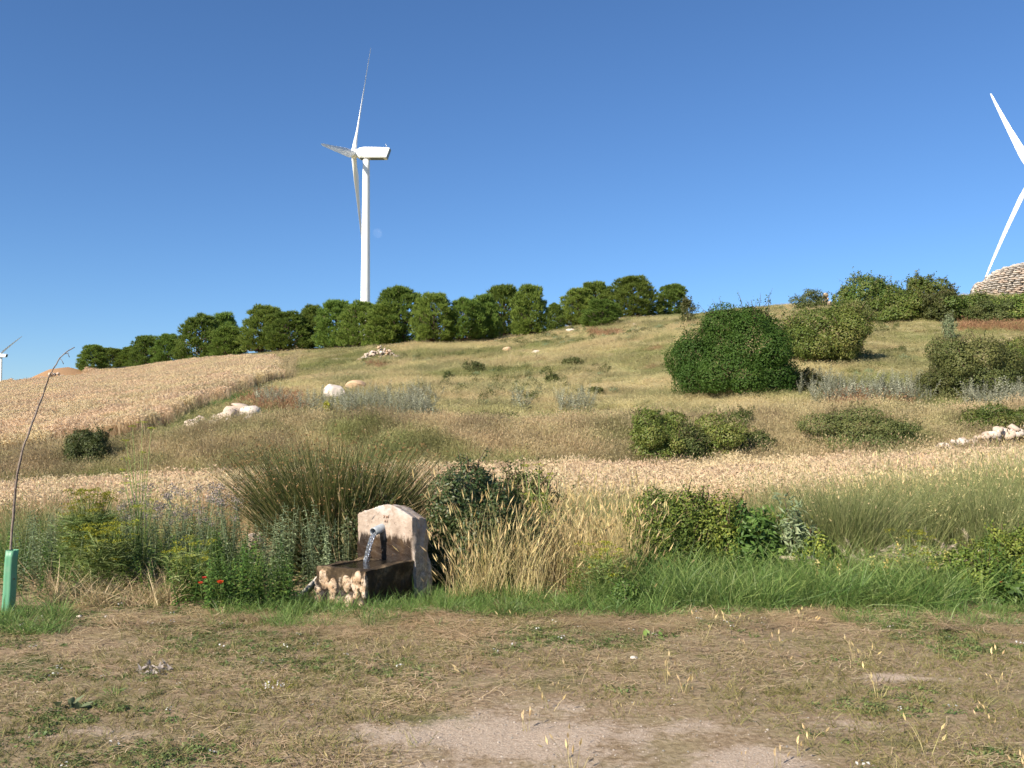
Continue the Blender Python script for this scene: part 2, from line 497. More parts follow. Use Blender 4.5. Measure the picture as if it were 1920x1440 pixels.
def build_ground():
    xs = np.concatenate([np.linspace(0, 6.5, 75), np.linspace(6.75, 30, 66), np.linspace(30.8, 90, 46), np.geomspace(95, 5000, 26)])
    xs = np.concatenate([-xs[:0:-1], xs])
    ys = np.concatenate([np.linspace(-60, 2.5, 10), np.linspace(2.9, 13, 115), np.linspace(13.3, 32, 62), np.linspace(32.7, 125, 100), np.geomspace(129, 7000, 46)])
    X, Y = np.meshgrid(xs, ys)
    Z = height(X.ravel(), Y.ravel())
    nx, ny = len(xs), len(ys)
    V = np.stack([X.ravel(), Y.ravel(), Z], 1)
    i = (np.arange(ny - 1)[:, None] * nx + np.arange(nx - 1)[None]).ravel()
    Q = np.stack([i, i + 1, i + 1 + nx, i + nx], 1)
    m, nt, out = new_mat('earth')
    g = nt.nodes.new('ShaderNodeNewGeometry')
    sep = nt.nodes.new('ShaderNodeSeparateXYZ'); nt.links.new(g.outputs['Position'], sep.inputs[0])
    fine = noise(nt, 26, 6, .7)
    mid = noise(nt, 3.1, 5, .65)
    grit = noise(nt, 95, 3, .7)
    c = ramp(nt, fine, [(.28, (.150, .102, .058)), (.5, (.285, .205, .125)), (.72, (.44, .345, .225))])
    c = mixc(nt, maprange(nt, mid, .42, .64), c, ramp(nt, fine, [(.3, (.20, .15, .08)), (.6, (.33, .26, .15)), (.8, (.42, .34, .20))]))
    c = mixc(nt, maprange(nt, noise(nt, 1.3, 4, .6), .56, .70), c, ramp(nt, fine, [(.3, (.10, .105, .04)), (.7, (.20, .19, .08))]))
    ba = attr(nt, 'bare')
    bf = maprange(nt, math_n(nt, 'ADD', ba.outputs['Fac'], math_n(nt, 'MULTIPLY', math_n(nt, 'SUBTRACT', math_n(nt, 'ADD', math_n(nt, 'MULTIPLY', fine, .5), math_n(nt, 'MULTIPLY', noise(nt, 7, 4, .6), .5)), .5), 1.9)), .22, .72)
    c = mixc(nt, bf, c, ramp(nt, grit, [(.3, (.32, .235, .165)), (.55, (.48, .375, .28)), (.75, (.64, .53, .42))]))
    hill = ramp(nt, noise(nt, 5, 5, .65), [(.3, (.25, .20, .095)), (.6, (.37, .305, .16)), (.8, (.44, .36, .20))])
    hill = mixc(nt, maprange(nt, noise(nt, .13, 3, .6), .48, .62), hill, (.22, .22, .09))
    c = mixc(nt, maprange(nt, sep.outputs[1], 8.6, 10.5), c, hill)
    md = nt.nodes.new('ShaderNodeVectorMath'); md.operation = 'DISTANCE'
    nt.links.new(g.outputs['Position'], md.inputs[0]); md.inputs[1].default_value = (MOUND.x, 90, h1(MOUND.x, 90))
    mf = math_n(nt, 'SUBTRACT', 1.0, maprange(nt, md.outputs['Value'], 3.0, 5.0))
    c = mixc(nt, mf, c, ramp(nt, fine, [(.3, (.30, .17, .085)), (.7, (.42, .26, .14))]))
    p = nt.nodes.new('ShaderNodeBsdfPrincipled')
    p.inputs['Roughness'].default_value = .95
    p.inputs['Specular IOR Level'].default_value = .1
    nt.links.new(c, p.inputs['Base Color'])
    b = nt.nodes.new('ShaderNodeBump'); b.inputs['Strength'].default_value = .8; b.inputs['Distance'].default_value = .02
    nt.links.new(math_n(nt, 'ADD', fine, math_n(nt, 'MULTIPLY', grit, .35)), b.inputs['Height'])
    nt.links.new(b.outputs[0], p.inputs['Normal'])
    nt.links.new(p.outputs[0], out.inputs[0])
    me = mesh_np('ground', V, [Q], [m], None, True)
    a = me.attributes.new('bare', 'FLOAT', 'POINT')
    a.data.foreach_set('value', bare_at(V[:, 0], V[:, 1]).astype(np.float32))
    tag(obj('ground', me), 'dry trodden earth rising into a grassy hillside', 'ground', kind='structure')
build_ground()

# ------------------------------------------------------------------ scattering of uncountable stuff
_scount = [0]
def scatter(name, P, protos, label, cat, scale=1.0, zscale=None, tilt=0.0, idx=None, rotz=None):
    """one object: each point carries one of the prototype tufts (instanced by geometry nodes)"""
    P = np.asarray(P, np.float32)
    n = len(P)
    _scount[0] += 1
    col = bpy.data.collections.new('source_%02d' % _scount[0])
    for i, me in enumerate(protos):
        col.objects.link(bpy.data.objects.new('source_%02d_%02d' % (_scount[0], i), me))
    me = bpy.data.meshes.new(name)
    me.vertices.add(n)
    me.vertices.foreach_set('co', P.ravel())
    sc = np.broadcast_to(np.asarray(scale, float), (n,))
    zs = sc if zscale is None else np.broadcast_to(np.asarray(zscale, float), (n,))
    rot = np.stack([RNG.normal(0, tilt, n), RNG.normal(0, tilt, n), RNG.uniform(0, 6.283, n) if rotz is None else rotz], 1)
    a = me.attributes.new('rot', 'FLOAT_VECTOR', 'POINT'); a.data.foreach_set('vector', rot.astype(np.float32).ravel())
    a = me.attributes.new('scl', 'FLOAT_VECTOR', 'POINT'); a.data.foreach_set('vector', np.stack([sc, sc, zs], 1).astype(np.float32).ravel())
    a = me.attributes.new('idx', 'INT', 'POINT')
    a.data.foreach_set('value', (RNG.integers(0, len(protos), n) if idx is None else np.asarray(idx)).astype(np.int32))
    ng = bpy.data.node_groups.new('scatter_' + name, 'GeometryNodeTree')
    ng.interface.new_socket('Geometry', in_out='INPUT', socket_type='NodeSocketGeometry')
    ng.interface.new_socket('Geometry', in_out='OUTPUT', socket_type='NodeSocketGeometry')
    gi = ng.nodes.new('NodeGroupInput'); go = ng.nodes.new('NodeGroupOutput')
    ip = ng.nodes.new('GeometryNodeInstanceOnPoints')
    ci = ng.nodes.new('GeometryNodeCollectionInfo')
    ci.inputs['Collection'].default_value = col
    ci.inputs['Separate Children'].default_value = True
    ci.inputs['Reset Children'].default_value = True
    ip.inputs['Pick Instance'].default_value = True
    def na(nm, ty):
        k = ng.nodes.new('GeometryNodeInputNamedAttribute'); k.data_type = ty
        k.inputs['Name'].default_value = nm
        return k.outputs['Attribute']
    L = ng.links.new
    L(gi.outputs[0], ip.inputs['Points']); L(ci.outputs[0], ip.inputs['Instance'])
    L(na('idx', 'INT'), ip.inputs['Instance Index'])
    L(na('rot', 'FLOAT_VECTOR'), ip.inputs['Rotation'])
    L(na('scl', 'FLOAT_VECTOR'), ip.inputs['Scale'])
    L(ip.outputs[0], go.inputs[0])
    o = obj(name, me)
    o.modifiers.new('scatter', 'NODES').node_group = ng
    return tag(o, label, cat, kind='stuff')

def sample(px0, px1, d0, d1, dens, power=0.0):
    """random points between two columns of the view and two distances, even per square metre of ground"""
    area = (px1 - px0) / F * (d1 * d1 - d0 * d0) / 2
    n = int(area * dens)
    d = np.sqrt(RNG.uniform(d0 * d0, d1 * d1, n))
    px = RNG.uniform(px0, px1, n)
    return (px - 960) / F * d, d, px

def on_ground(x, y, dz=0.0):
    return np.stack([x, y, height(x, y) + dz], 1)

def tuft(mat, n, h, spread, rad, width, bend=.35, heads=0, head_mat_r=.9, seed=0, hvar=.35, headl=.06, headw=.012, lean=(0, 0)):
    rng = np.random.default_rng(seed)
    mb = MB()
    ang = rng.uniform(0, 6.283, n); rr = rad * np.sqrt(rng.random(n))
    base = np.stack([rr * np.cos(ang), rr * np.sin(ang), np.full(n, -.02)], 1)
    d = up_dirs(n, spread, rng, lean) + np.stack([base[:, 0], base[:, 1], 0 * ang], 1) / max(rad, .01) * spread * .6
    d /= np.linalg.norm(d, axis=1)[:, None]
    L = h * rng.uniform(1 - hvar, 1 + hvar * .4, n)
    V, T, Q, r, tips = blades(base, d, L, width, bend * rng.uniform(.2, 1.3, n), rng)
    mb.add(V, T, Q, r)
    if heads:
        for k in rng.choice(n, min(heads, n), replace=False):
            t = tips[k]; dd = d[k] + np.array([d[k, 0], d[k, 1], -.25]) * bend * 1.5
            dd /= np.linalg.norm(dd)
            for q in range(3):
                s = np.cross(dd, rand_unit(1, rng)[0]); s /= np.linalg.norm(s) + 1e-9
                p0 = t - dd * headl * .35
                mb.add([p0, p0 + dd * headl * .4 + s * headw, p0 + dd * headl, p0 + dd * headl * .4 - s * headw], [(0, 1, 2), (0, 2, 3)], None, head_mat_r + .1 * rng.random())
    return mb.mesh('tuft', [mat])

# ---- upper and lower wheat fields
def wheat_clump(seed, n, h, rad, w=.006, ear=.085, earw=.013):
    rng = np.random.default_rng(seed)
    mb = MB()
    for k in range(n):
        a = rng.uniform(0, 6.283); r0 = rad * math.sqrt(rng.random())
        hh = h * rng.uniform(.86, 1.08)
        dx, dy = rng.normal(0, .07, 2)
        b = np.array([r0 * math.cos(a), r0 * math.sin(a), -.02])
        t = b + np.array([dx * hh, dy * hh, hh])
        s = np.array([math.cos(a * 3.1), math.sin(a * 3.1), 0]) * w * .5
        r = rng.random()
        mb.add([b - s, b + s, t + s, t - s], None, [(0, 1, 2, 3)], r * .6)
        nod = np.array([rng.normal(0, .6), rng.normal(0, .6), rng.uniform(.0, .9)]); nod /= np.linalg.norm(nod)
        e = t + nod * ear * rng.uniform(.8, 1.2)
        for q in range(2):
            sd = np.cross(nod, rand_unit(1, rng)[0]); sd = sd / (np.linalg.norm(sd) + 1e-9) * earw
            m_ = t * .55 + e * .45
            mb.add([t, m_ + sd, e, m_ - sd], [(0, 1, 2), (0, 2, 3)], None, .45 + .55 * r)
        if rng.random() < .6:      # a dry leaf
            m2 = b * .45 + t * .55
            lf = m2 + np.array([rng.normal(0, .1), rng.normal(0, .1), rng.uniform(-.05, .1)])
            mb.add([m2, m2 * .5 + lf * .5 + s * 3, lf], [(0, 1, 2)], None, r * .5)
    return mb.mesh('wheat_clump', [M_WHEAT])

def mesh_arrays(me):
    n = len(me.vertices); V = np.empty(n * 3, np.float32); me.vertices.foreach_get('co', V)
    r = np.empty(n, np.float32); me.attributes['rnd'].data.foreach_get('value', r)
    me.calc_loop_triangles()
    T = np.empty(len(me.loop_triangles) * 3, np.int32); me.loop_triangles.foreach_get('vertices', T)
    return V.reshape(-1, 3), T.reshape(-1, 3), r

def patch_mesh(protos, n, size, seed, smin=.75, smax=1.15, zfun=None):
    """a square of ground about size metres wide grown over with n tufts"""
    rng = np.random.default_rng(seed)
    A = [mesh_arrays(m) for m in protos]
    mb = MB()
    k = int(math.ceil(math.sqrt(n)))
    for i in range(k * k):
        V, T, r = A[rng.integers(0, len(A))]
        x0 = ((i % k) + rng.random()) / k - .5; y0 = ((i // k) + rng.random()) / k - .5
        a = rng.uniform(0, 6.283); s_ = rng.uniform(smin, smax)
        ca, sa = math.cos(a) * s_, math.sin(a) * s_
        W_ = V @ np.array([[ca, sa, 0], [-sa, ca, 0], [0, 0, s_ * rng.uniform(.85, 1.1)]]) + np.array([x0 * size, y0 * size, 0])
        mb.add(W_, T, None, np.clip(r * .65 + .35 * rng.random(), 0, 1))
    return mb.mesh('patch', [protos[0].materials[0]])

def grid(px0, px1, d0, d1, step, jit=.3):
    xm = max(abs(px0 - 960), abs(px1 - 960)) / F * d1
    X, Y = np.meshgrid(np.arange(-xm, xm, step), np.arange(d0, d1, step))
    x = X.ravel() + RNG.uniform(-jit, jit, X.size) * step; y = Y.ravel() + RNG.uniform(-jit, jit, X.size) * step
    px = 960 + x / y * F
    k = (px > px0) & (px < px1)
    return x[k], y[k], px[k]

def scatter_patches(name, x, y, patches, label, cat, scale=1.0, zscale=1.0):
    e = .3
    gx = (height(x + e, y) - height(x - e, y)) / (2 * e); gy = (height(x, y + e) - height(x, y - e)) / (2 * e)
    o = scatter(name, on_ground(x, y), patches, label, cat, scale, np.broadcast_to(scale, x.shape) * zscale)
    ph = RNG.uniform(0, 6.283, len(x))
    lx = np.cos(ph) * gx + np.sin(ph) * gy; ly = -np.sin(ph) * gx + np.cos(ph) * gy
    o.data.attributes['rot'].data.foreach_set('vector', np.stack([np.arctan(ly), -np.arctan(lx), ph], 1).astype(np.float32).ravel())
    return o

def lower_edge(px):
    return np.interp(px, [-300, 0, 400, 900, 1300, 1700, 1920, 2200], [19.5, 19.8, 20, 20.2, 20.2, 20.2, 19.8, 19.5])
wl = [wheat_clump(s, 9, .62, .10, .005, .07, .0095) for s in range(5)]
x, d, px = grid(-260, 2180, 12.6, 20.8, .6, .2)
k = (d < lower_edge(px) + .3 * vnoise(px, d * 0, .013, 5)) & (d > np.interp(px, [0, 700, 1200, 1500, 1920], [12.6, 12.8, 13.0, 13.6, 14.8]))
scatter_patches('wheat_field', x[k], d[k], [patch_mesh(wl, 42, .7, 300 + s, .88, 1.08) for s in range(4)],
                'narrow strip of ripe tan wheat behind the fountain bushes', 'wheat')

# upper field: between the bank and the pine row on the left of the hill
UP_NEAR = lambda px: np.interp(px, [-400, 0, 130, 250, 330, 400, 460, 520, 560], [25.5, 25.6, 26.5, 28.0, 31, 36, 42, 50, 70])
UP_FAR = lambda px: np.interp(px, [-400, 0, 25, 150, 190, 300, 400, 470, 520, 530], [104, 98, 85, 85, 95, 90, 80, 70, 62, 55])
def in_upper(px, d):
    j = vnoise(px * .02, d * .3, 1.0, 61, 2)
    return (px < 514 + 6 * j) & (d > UP_NEAR(px) + j) & (d < UP_FAR(px))
wu = [wheat_clump(20 + s, 14, .60, .15, .010, .09, .016) for s in range(4)]
x, d, px = grid(-330, 540, 25, 106, 1.1, .2)
k = in_upper(px, d)
scatter_patches('wheat_field', x[k], d[k], [patch_mesh(wu, 81, 1.25, 310 + s, .93, 1.07) for s in range(4)],
                'broad field of ripe tan wheat sloping up to the pine row', 'wheat')

# ---- hillside and bank grass
hill_protos = [tuft(M_HILL, 26, .34 + .05 * s, .32, .2, .012, .5, 5, .8, 100 + s) for s in range(4)]
hp = [patch_mesh(hill_protos, n, 1.35, 320 + s, .5 + .1 * (s % 3), 1.25) for s, n in enumerate((16, 20, 16, 25, 20, 16))]
x, d, px = grid(-330, 2250, 24.0, 112, 1.15, .3)
crest = np.interp(px, [-300, 0, 240, 480, 960, 1250, 1440, 1900], [104, 104, 118, 100, 95, 98, 80, 74])
k = ~in_upper(px, d) & (d < crest) & (np.hypot((x - MOUND.x) / 3.6, (d - 90) / 5.0) > 1)
x, d = x[k], d[k]
hs = (.8 + .4 * (vnoise(x, d, .35, 71, 3) * .5 + .5)) * RNG.uniform(.85, 1.1, len(x))
scatter_patches('hillside_dry_grass', x, d, hp, 'dry tan and olive grass tufts covering the hillside below the pines', 'grass',
                np.clip(hs, .9, 1.3), hs * (.6 + .35 * vnoise(x, d, .22, 72, 2)))
bank_protos = [tuft(M_BANK, 40, .55 + .06 * s, .17, .16, .008, .35, 16, .75, 120 + s) for s in range(4)]
bp = [patch_mesh(bank_protos, 25, .85, 330 + s, .7, 1.1) for s in range(4)]
x, d, px = grid(-260, 2180, 19.9, 25.8, .75, .25)
k = (d > lower_edge(px) + .25) & (d < np.interp(px, [-300, 0, 250, 480, 2200], [25.3, 25.4, 25.8, 25.5, 25.5]))
scatter_patches('bank_dry_grass', x[k], d[k], bp, 'tall dry tan grass on the bank between the two wheat fields', 'grass',
                1.0, RNG.uniform(.8, 1.1, k.sum()) * (.85 + .25 * vnoise(x[k], d[k], .5, 77, 2)))
x, d, px = sample(240, 580, 27, 72, 5)
k = (np.abs(d - UP_NEAR(px)) < 1.6 + .02 * d) & (px < 560)
x2, d2, px2 = sample(512, 548, 48, 64, 12)
scatter('field_edge_grass', on_ground(np.concatenate([x[k], x2]), np.concatenate([d[k], d2])), bank_protos, 'tall tan grass along the edge of the upper wheat', 'grass', RNG.uniform(.75, 1.2, k.sum() + len(x2)))
# green grass in the corner of the upper field, and around the grey plants
x, d, px = sample(300, 470, 29, 42, 26)
k = (np.abs((d - np.interp(px, [300, 470], [30.5, 41])) / 4.0) < 1)
gp = [tuft(M_GREEN, 30, .40, .2, .15, .010, .4, 0, seed=140 + s) for s in range(3)]
scatter('field_corner_green_grass', on_ground(x[k], d[k]), gp, 'patch of fresh green grass at the corner of the upper wheat field', 'grass', RNG.uniform(.6, 1.05, k.sum()))

# ------------------------------------------------------------------ wind turbines
def turbine(hub_px, hub_py, D, blade_len, h_angle_deg, phases, label, hub_h=78.0, lettering=False, bend=2.6, group='wind turbines on the hill'):
    hub = np.array(pt(hub_px, hub_py, D))
    ha = R(h_angle_deg)
    h = np.array([math.cos(ha), math.sin(ha), 0.0])                 # in the rotor plane, level
    n = np.array([-math.sin(ha), math.cos(ha), 0.0])                # the way the rotor faces
    tilt = R(4)
    up = np.array([0, 0, 1.0])
    n_t = n * math.cos(tilt) + up * math.sin(tilt)
    up_t = up * math.cos(tilt) - n * math.sin(tilt)
    tower_c = hub - n * 4.7
    base_z = tower_c[2] - 2.0 - hub_h
    gz = h1(tower_c[0], tower_c[1])
    root = obj('wind_turbine', None, loc=(tower_c[0], tower_c[1], gz))
    tag(root, label, 'wind turbine', group)
    O = np.array([tower_c[0], tower_c[1], gz])
    # tower
    zs = np.linspace(gz - 1.0, tower_c[2] - 1.9, 24)
    t = (zs - zs[0]) / (zs[-1] - zs[0])
    mb = MB(); mb.tube(np.stack([0 * zs, 0 * zs, zs - gz], 1), 1.95 + (1.25 - 1.95) * t, 40)
    obj('tower', mb.mesh('tower', [M_WHITE], True), root)
    # nacelle: loft of rounded rectangles along the axis (s: metres behind the hub)
    mb = MB()
    secs = [(1.3, 1.25, -1.35, 1.15), (2.4, 1.65, -2.0, 1.75), (4.2, 1.8, -2.05, 2.05), (8.0, 1.8, -2.1, 1.95), (11.6, 1.75, -2.15, 1.75), (12.3, 1.7, -2.1, 1.55)]
    ring = []
    for i, (s_, hw, z0, z1) in enumerate(secs):
        pts = []
        for cx, cz, a0 in ((hw, z1, 0), (-hw, z1, 90), (-hw, z0, 180), (hw, z0, 270)):
            rr = .35
            ccx, ccz = cx - math.copysign(rr, cx), cz - math.copysign(rr, cz)
            for a in (0, 30, 60, 90):
                pts.append((ccx + rr * math.cos(R(a0 + a)), ccz + rr * math.sin(R(a0 + a))))
        slant = 0.0
        for (a, b) in pts:
            sl_ = s_ + (1.0 if i >= len(secs) - 2 else 0) * (b - z0) / (z1 - z0) * 1.3
            ring.append(hub - n * sl_ + h * a + up * b - O)
    k = 16
    Q = [(i * k + j, i * k + (j + 1) % k, (i + 1) * k + (j + 1) % k, (i + 1) * k + j) for i in range(len(secs) - 1) for j in range(k)]
    V = np.array(ring)
    mb.add(V, None, Q)
    nac = obj('nacelle', mb.mesh('nacelle', [M_WHITE], False), root)
    mb = MB()
    b0 = (len(secs) - 1) * k
    V2 = V[b0:b0 + k]; cen = V2.mean(0)
    mb.add(np.concatenate([V2 - n * .004, [cen - n * .01]]), [(j, (j + 1) % k, k) for j in range(k)])
    obj('rear_hatch', mb.mesh('rear_hatch', [M_DARKG]), nac)
    mb = MB(); c0 = hub - n * 1.3 - O
    mb.add(np.concatenate([V[:k] + n * .004, [c0]]), [((j + 1) % k, j, k) for j in range(k)])
    obj('front_plate', mb.mesh('front_plate', [M_WHITE]), nac)
    # underside grille and mast
    for (a, b) in ((2.6, 4.0), (6.2, 11.2)):
        mb = MB()
        P4 = [hub - n * a + h * 1.3, hub - n * b + h * 1.3, hub - n * b - h * 1.3, hub - n * a - h * 1.3]
        mb.add([p + up * -2.16 - O for p in P4], None, [(0, 1, 2, 3)])
        obj('underside_panel', mb.mesh('underside_panel', [M_DARKG]), nac)
    for off in (-.7, .7):
        mb = MB()
        b_ = hub - n * 12.0 + h * off + up * 1.8 - O
        mb.tube([b_, b_ + up * 1.1, b_ + up * 1.12, b_ + up * 1.35], [.06, .06, .16, .16], 6)
        obj('wind_sensor', mb.mesh('wind_sensor', [M_WHITE]), nac)
    if lettering:                     # too small to read: only the run of marks is built
        side = -h if np.dot(-h, -hub) > 0 else h
        mb = MB(); rng = random.Random(4)
        def mark(s0, z0, w_, hh):
            p = hub - n * s0 + side * 1.803 + up * z0 - O
            mb.add([p, p - n * w_, p - n * w_ + up * hh, p + up * hh], None, [(0, 1, 2, 3)])
        for (a, cnt) in ((1.9, 5), (4.1, 8), (7.0, 11)):
            for q in range(cnt):
                mark(max(a + q * .31, 2.5) if False else a + q * .31 + .7, -1.72, .12 + .1 * rng.random(), .34)
        for q in range(3):
            mark(8.6 + q * .36, -.95, .10, .55); mark(8.6 + q * .36, -.95 + .22 * (q % 2 + .5), .26, .10)
        obj('lettering', mb.mesh('lettering', [M_GREENTXT]), nac)['kind'] = 'stuff'
    # hub with spinner
    mb = MB()
    ss = np.array([-1.3, -.9, 0, .8, 1.5, 1.95, 2.15]); rr = np.array([1.35, 1.55, 1.6, 1.45, 1.0, .5, .05])
    mb.tube(np.array([hub + n_t * s_ - O for s_ in ss]), rr, 24)
    obj('hub', mb.mesh('hub', [M_WHITE], True), root)
    for ph in phases:
        a = R(ph)
        e = up_t * math.cos(a) + h * math.sin(a)
        tg = np.cross(n_t, e)
        st = np.array([0.0, .02, .05, .09, .14, .2, .3, .42, .55, .68, .8, .9, .96, .99, 1.0])
        ch = np.array([1.9, 1.9, 1.95, 2.5, 3.2, 3.45, 3.0, 2.5, 2.05, 1.65, 1.3, 1.0, .75, .5, .08])
        th = np.array([1.9, 1.9, 1.8, 1.45, 1.05, .85, .6, .45, .34, .25, .18, .13, .1, .07, .03])
        tw = np.interp(st, [0, .15, .3, .6, 1], [16, 16, 11, 4, 0])
        s2_ = np.concatenate([np.linspace(0, .96, 41), [.975, .99, 1.0]])
        ch, th, tw = (np.interp(s2_, st, q_) for q_ in (ch, th, tw)); st = s2_
        kk = 28; V = []
        for s_, c_, t_, w_ in zip(st, ch, th, tw):
            wa = R(w_ + 3)
            for j in range(kk):
                q = j / kk * 2 * math.pi
                u_ = math.cos(q); v_ = math.sin(q)
                air = min(1, max(0, (s_ - .04) / .12))
                shape = v_ * (1 - air * .55 * (1 - u_) * .5 * 1.2) if u_ < 0 else v_
                uu = (u_ - .18 * air) * c_ * .5; vv = shape * t_ * .5
                V.append(hub + e * (1.0 + s_ * (blade_len - 1.0)) + tg * (uu * math.cos(wa) - vv * math.sin(wa)) + n_t * (uu * math.sin(wa) + vv * math.cos(wa)) - n_t * bend * s_ * s_ - O)
        mb = MB()
        mb.add(np.array(V), [(0, j, j + 1) for j in range(1, kk - 1)], [(i * kk + j, i * kk + (j + 1) % kk, (i + 1) * kk + (j + 1) % kk, (i + 1) * kk + j) for i in range(len(st) - 1) for j in range(kk)])
        me = mb.mesh('blade', [M_WHITE], True)
        obj('blade', me, root)
    outward(root)
    return root

def outward(o):
    for c in list(o.children) + [g for c in o.children for g in c.children]:
        if c.name.split('.')[0] in ('tower', 'blade', 'hub', 'nacelle'):
            bm = bmesh.new(); bm.from_mesh(c.data)
            bmesh.ops.recalc_face_normals(bm, faces=bm.faces)
            bm.to_mesh(c.data); bm.free()
turbine(663, 288, 342, 47.8, 87.6, (17.3, -102.7, 137.3), 'white wind turbine behind the pine row, whole rotor and tower in view', lettering=True, bend=0.2)
turbine(1937.5, 326, 376, 47.7, 113.8, (29.3, 149.3, -90.7), 'white wind turbine at the right edge, two blades reaching past the stone hut')
turbine(-3, 667, 1200, 44, 74, (50, 170, -70), 'small distant white wind turbine at the left edge beyond the wheat')

# ------------------------------------------------------------------ moon
def moon():
    D = 9000.0
    c = pt(708, 437, D)
    rad = 8.8 / F * D
    bm = bmesh.new()
    bmesh.ops.create_uvsphere(bm, u_segments=48, v_segments=24, radius=rad)
    me = bpy.data.meshes.new('moon'); bm.to_mesh(me); bm.free()
    for p in me.polygons: p.use_smooth = True
    m, nt, out = new_mat('moon_surface')
    tr = nt.nodes.new('ShaderNodeBsdfTransparent')
    df = nt.nodes.new('ShaderNodeBsdfDiffuse')
    nt.links.new(ramp(nt, noise(nt, .035, 4, .6, world=False), [(.4, (.012, .012, .012)), (.62, (.030, .029, .028))]), df.inputs[0])
    ad = nt.nodes.new('ShaderNodeAddShader')
    nt.links.new(tr.outputs[0], ad.inputs[0]); nt.links.new(df.outputs[0], ad.inputs[1])
    nt.links.new(ad.outputs[0], out.inputs[0])
    me.materials.append(m)
    tag(obj('moon', me, loc=c), 'pale daytime moon in the blue sky beside the turbine tower', 'moon')
moon()

# ------------------------------------------------------------------ pines
def pine_proto(seed, hgt=1.0, wid=.40, low=.10):
    """unit-height pine: dense rounded crown on a short forked trunk; returns trunk and crown meshes"""
    rng = np.random.default_rng(seed)
    tb = MB()
    lean = rng.normal(0, .05, 2)
    zz = np.linspace(-.03, .80, 9)
    tp = np.stack([lean[0] * zz + .012 * np.sin(zz * 9 + seed), lean[1] * zz + .012 * np.cos(zz * 7 + seed), zz], 1)
    tb.tube(tp, np.interp(zz, [-.03, .1, .8], [.032, .022, .006]), 7)
    # clump centres on a dome
    cl = []
    nc = 70
    for i in range(nc):
        z = low + (.93 - low) * ((i + .5) / nc) ** 1.08
        a = i * 2.39996 + rng.normal(0, .35)
        f = (z - low) / (1 - low)
        prof = max(0.0, 1 - abs((f - .3) / .74) ** 1.9) ** .75 if f > .3 else (.86 + .14 * f / .3)
        rr = wid * prof * (.95 - .5 * rng.random() ** 1.6)
        cl.append((rr * math.cos(a) + lean[0] * z, rr * math.sin(a) + lean[1] * z, z, rng.uniform(.060, .105)))
    cl.append((lean[0] * .9, lean[1] * .9, .92, .075))
    for k in range(5):
        a = rng.uniform(0, 6.28); cl.append((wid * .35 * math.cos(a), wid * .35 * math.sin(a), rng.uniform(.78, .9), .09))
    for (cx, cy_, cz, cr) in cl:
        z0 = max(.08, cz - .16 - .25 * math.hypot(cx, cy_))
        a = np.array([np.interp(z0, zz, tp[:, 0]), np.interp(z0, zz, tp[:, 1]), z0]); b = np.array([cx, cy_, cz])
        m_ = (a + b) / 2 + np.array([0, 0, -.02])
        tb.tube([a, m_, b], [.011, .007, .003], 4)
    P, N = [], []
    for (cx, cy_, cz, cr) in cl:
        n = int(70 * (cr / .10) ** 2)
        v = rand_unit(n, rng)
        v[:, 2] = np.where((v[:, 2] < -.35) & (cz > .3), -v[:, 2], v[:, 2])
        P.append(np.array([cx, cy_, cz]) + v * (cr * np.array([1.0, 1.0, .85])) * (rng.uniform(.45, 1.0, n) ** .6)[:, None])
        N.append(v * .8 + np.array([cx, cy_, 0]) * 1.2 + np.array([0, 0, 1.0]))
    # an even coat of tufts over the whole dome
    n = 1500
    f = rng.random(n) ** .85; a = rng.uniform(0, 6.283, n)
    pr = np.where(f > .3, np.maximum(0, 1 - np.abs((f - .3) / .74) ** 1.9) ** .75, .86 + .14 * f / .3)
    rr = wid * pr * (.78 + .26 * vnoise(a * 1.9 + np.cos(a), f * 6, 1.0, seed, 3)) * (1 - .45 * rng.random(n) ** 3)
    z = low + (.95 - low) * f
    P.append(np.stack([rr * np.cos(a) + lean[0] * z, rr * np.sin(a) + lean[1] * z, z], 1))
    N.append(np.stack([np.cos(a) * .7, np.sin(a) * .7, .6 + .9 * f], 1))
    P = np.concatenate(P); N = np.concatenate(N)
    n = len(P)
    mb = MB()
    per = 6
    base = np.repeat(P, per, 0)
    dirs = np.repeat(N / np.linalg.norm(N, axis=1)[:, None], per, 0) + rng.normal(0, .30, (n * per, 3))
    dirs /= np.linalg.norm(dirs, axis=1)[:, None]
    L = rng.uniform(.040, .085, n * per)
    s = np.cross(dirs, rand_unit(n * per, rng)); s /= np.linalg.norm(s, axis=1)[:, None] + 1e-9
    w = .0058
    V = np.stack([base - s * w, base + s * w, base + dirs * L[:, None]], 1).reshape(-1, 3)
    T = np.arange(n * per * 3).reshape(-1, 3)
    r = np.clip(np.repeat(rng.random(n), per) * .7 + rng.random(n * per) * .3, 0, 1)
    mb.add(V, T, None, np.repeat(r, 3))
    return tb.mesh('trunk', [M_TRUNK], True), mb.mesh('crown', [M_PINE])

PINES = [pine_proto(s, wid=w, low=lo) for s, w, lo in ((1, .44, .04), (2, .40, .03), (3, .46, .06), (4, .40, .0), (5, .43, .09), (6, .42, .0))]
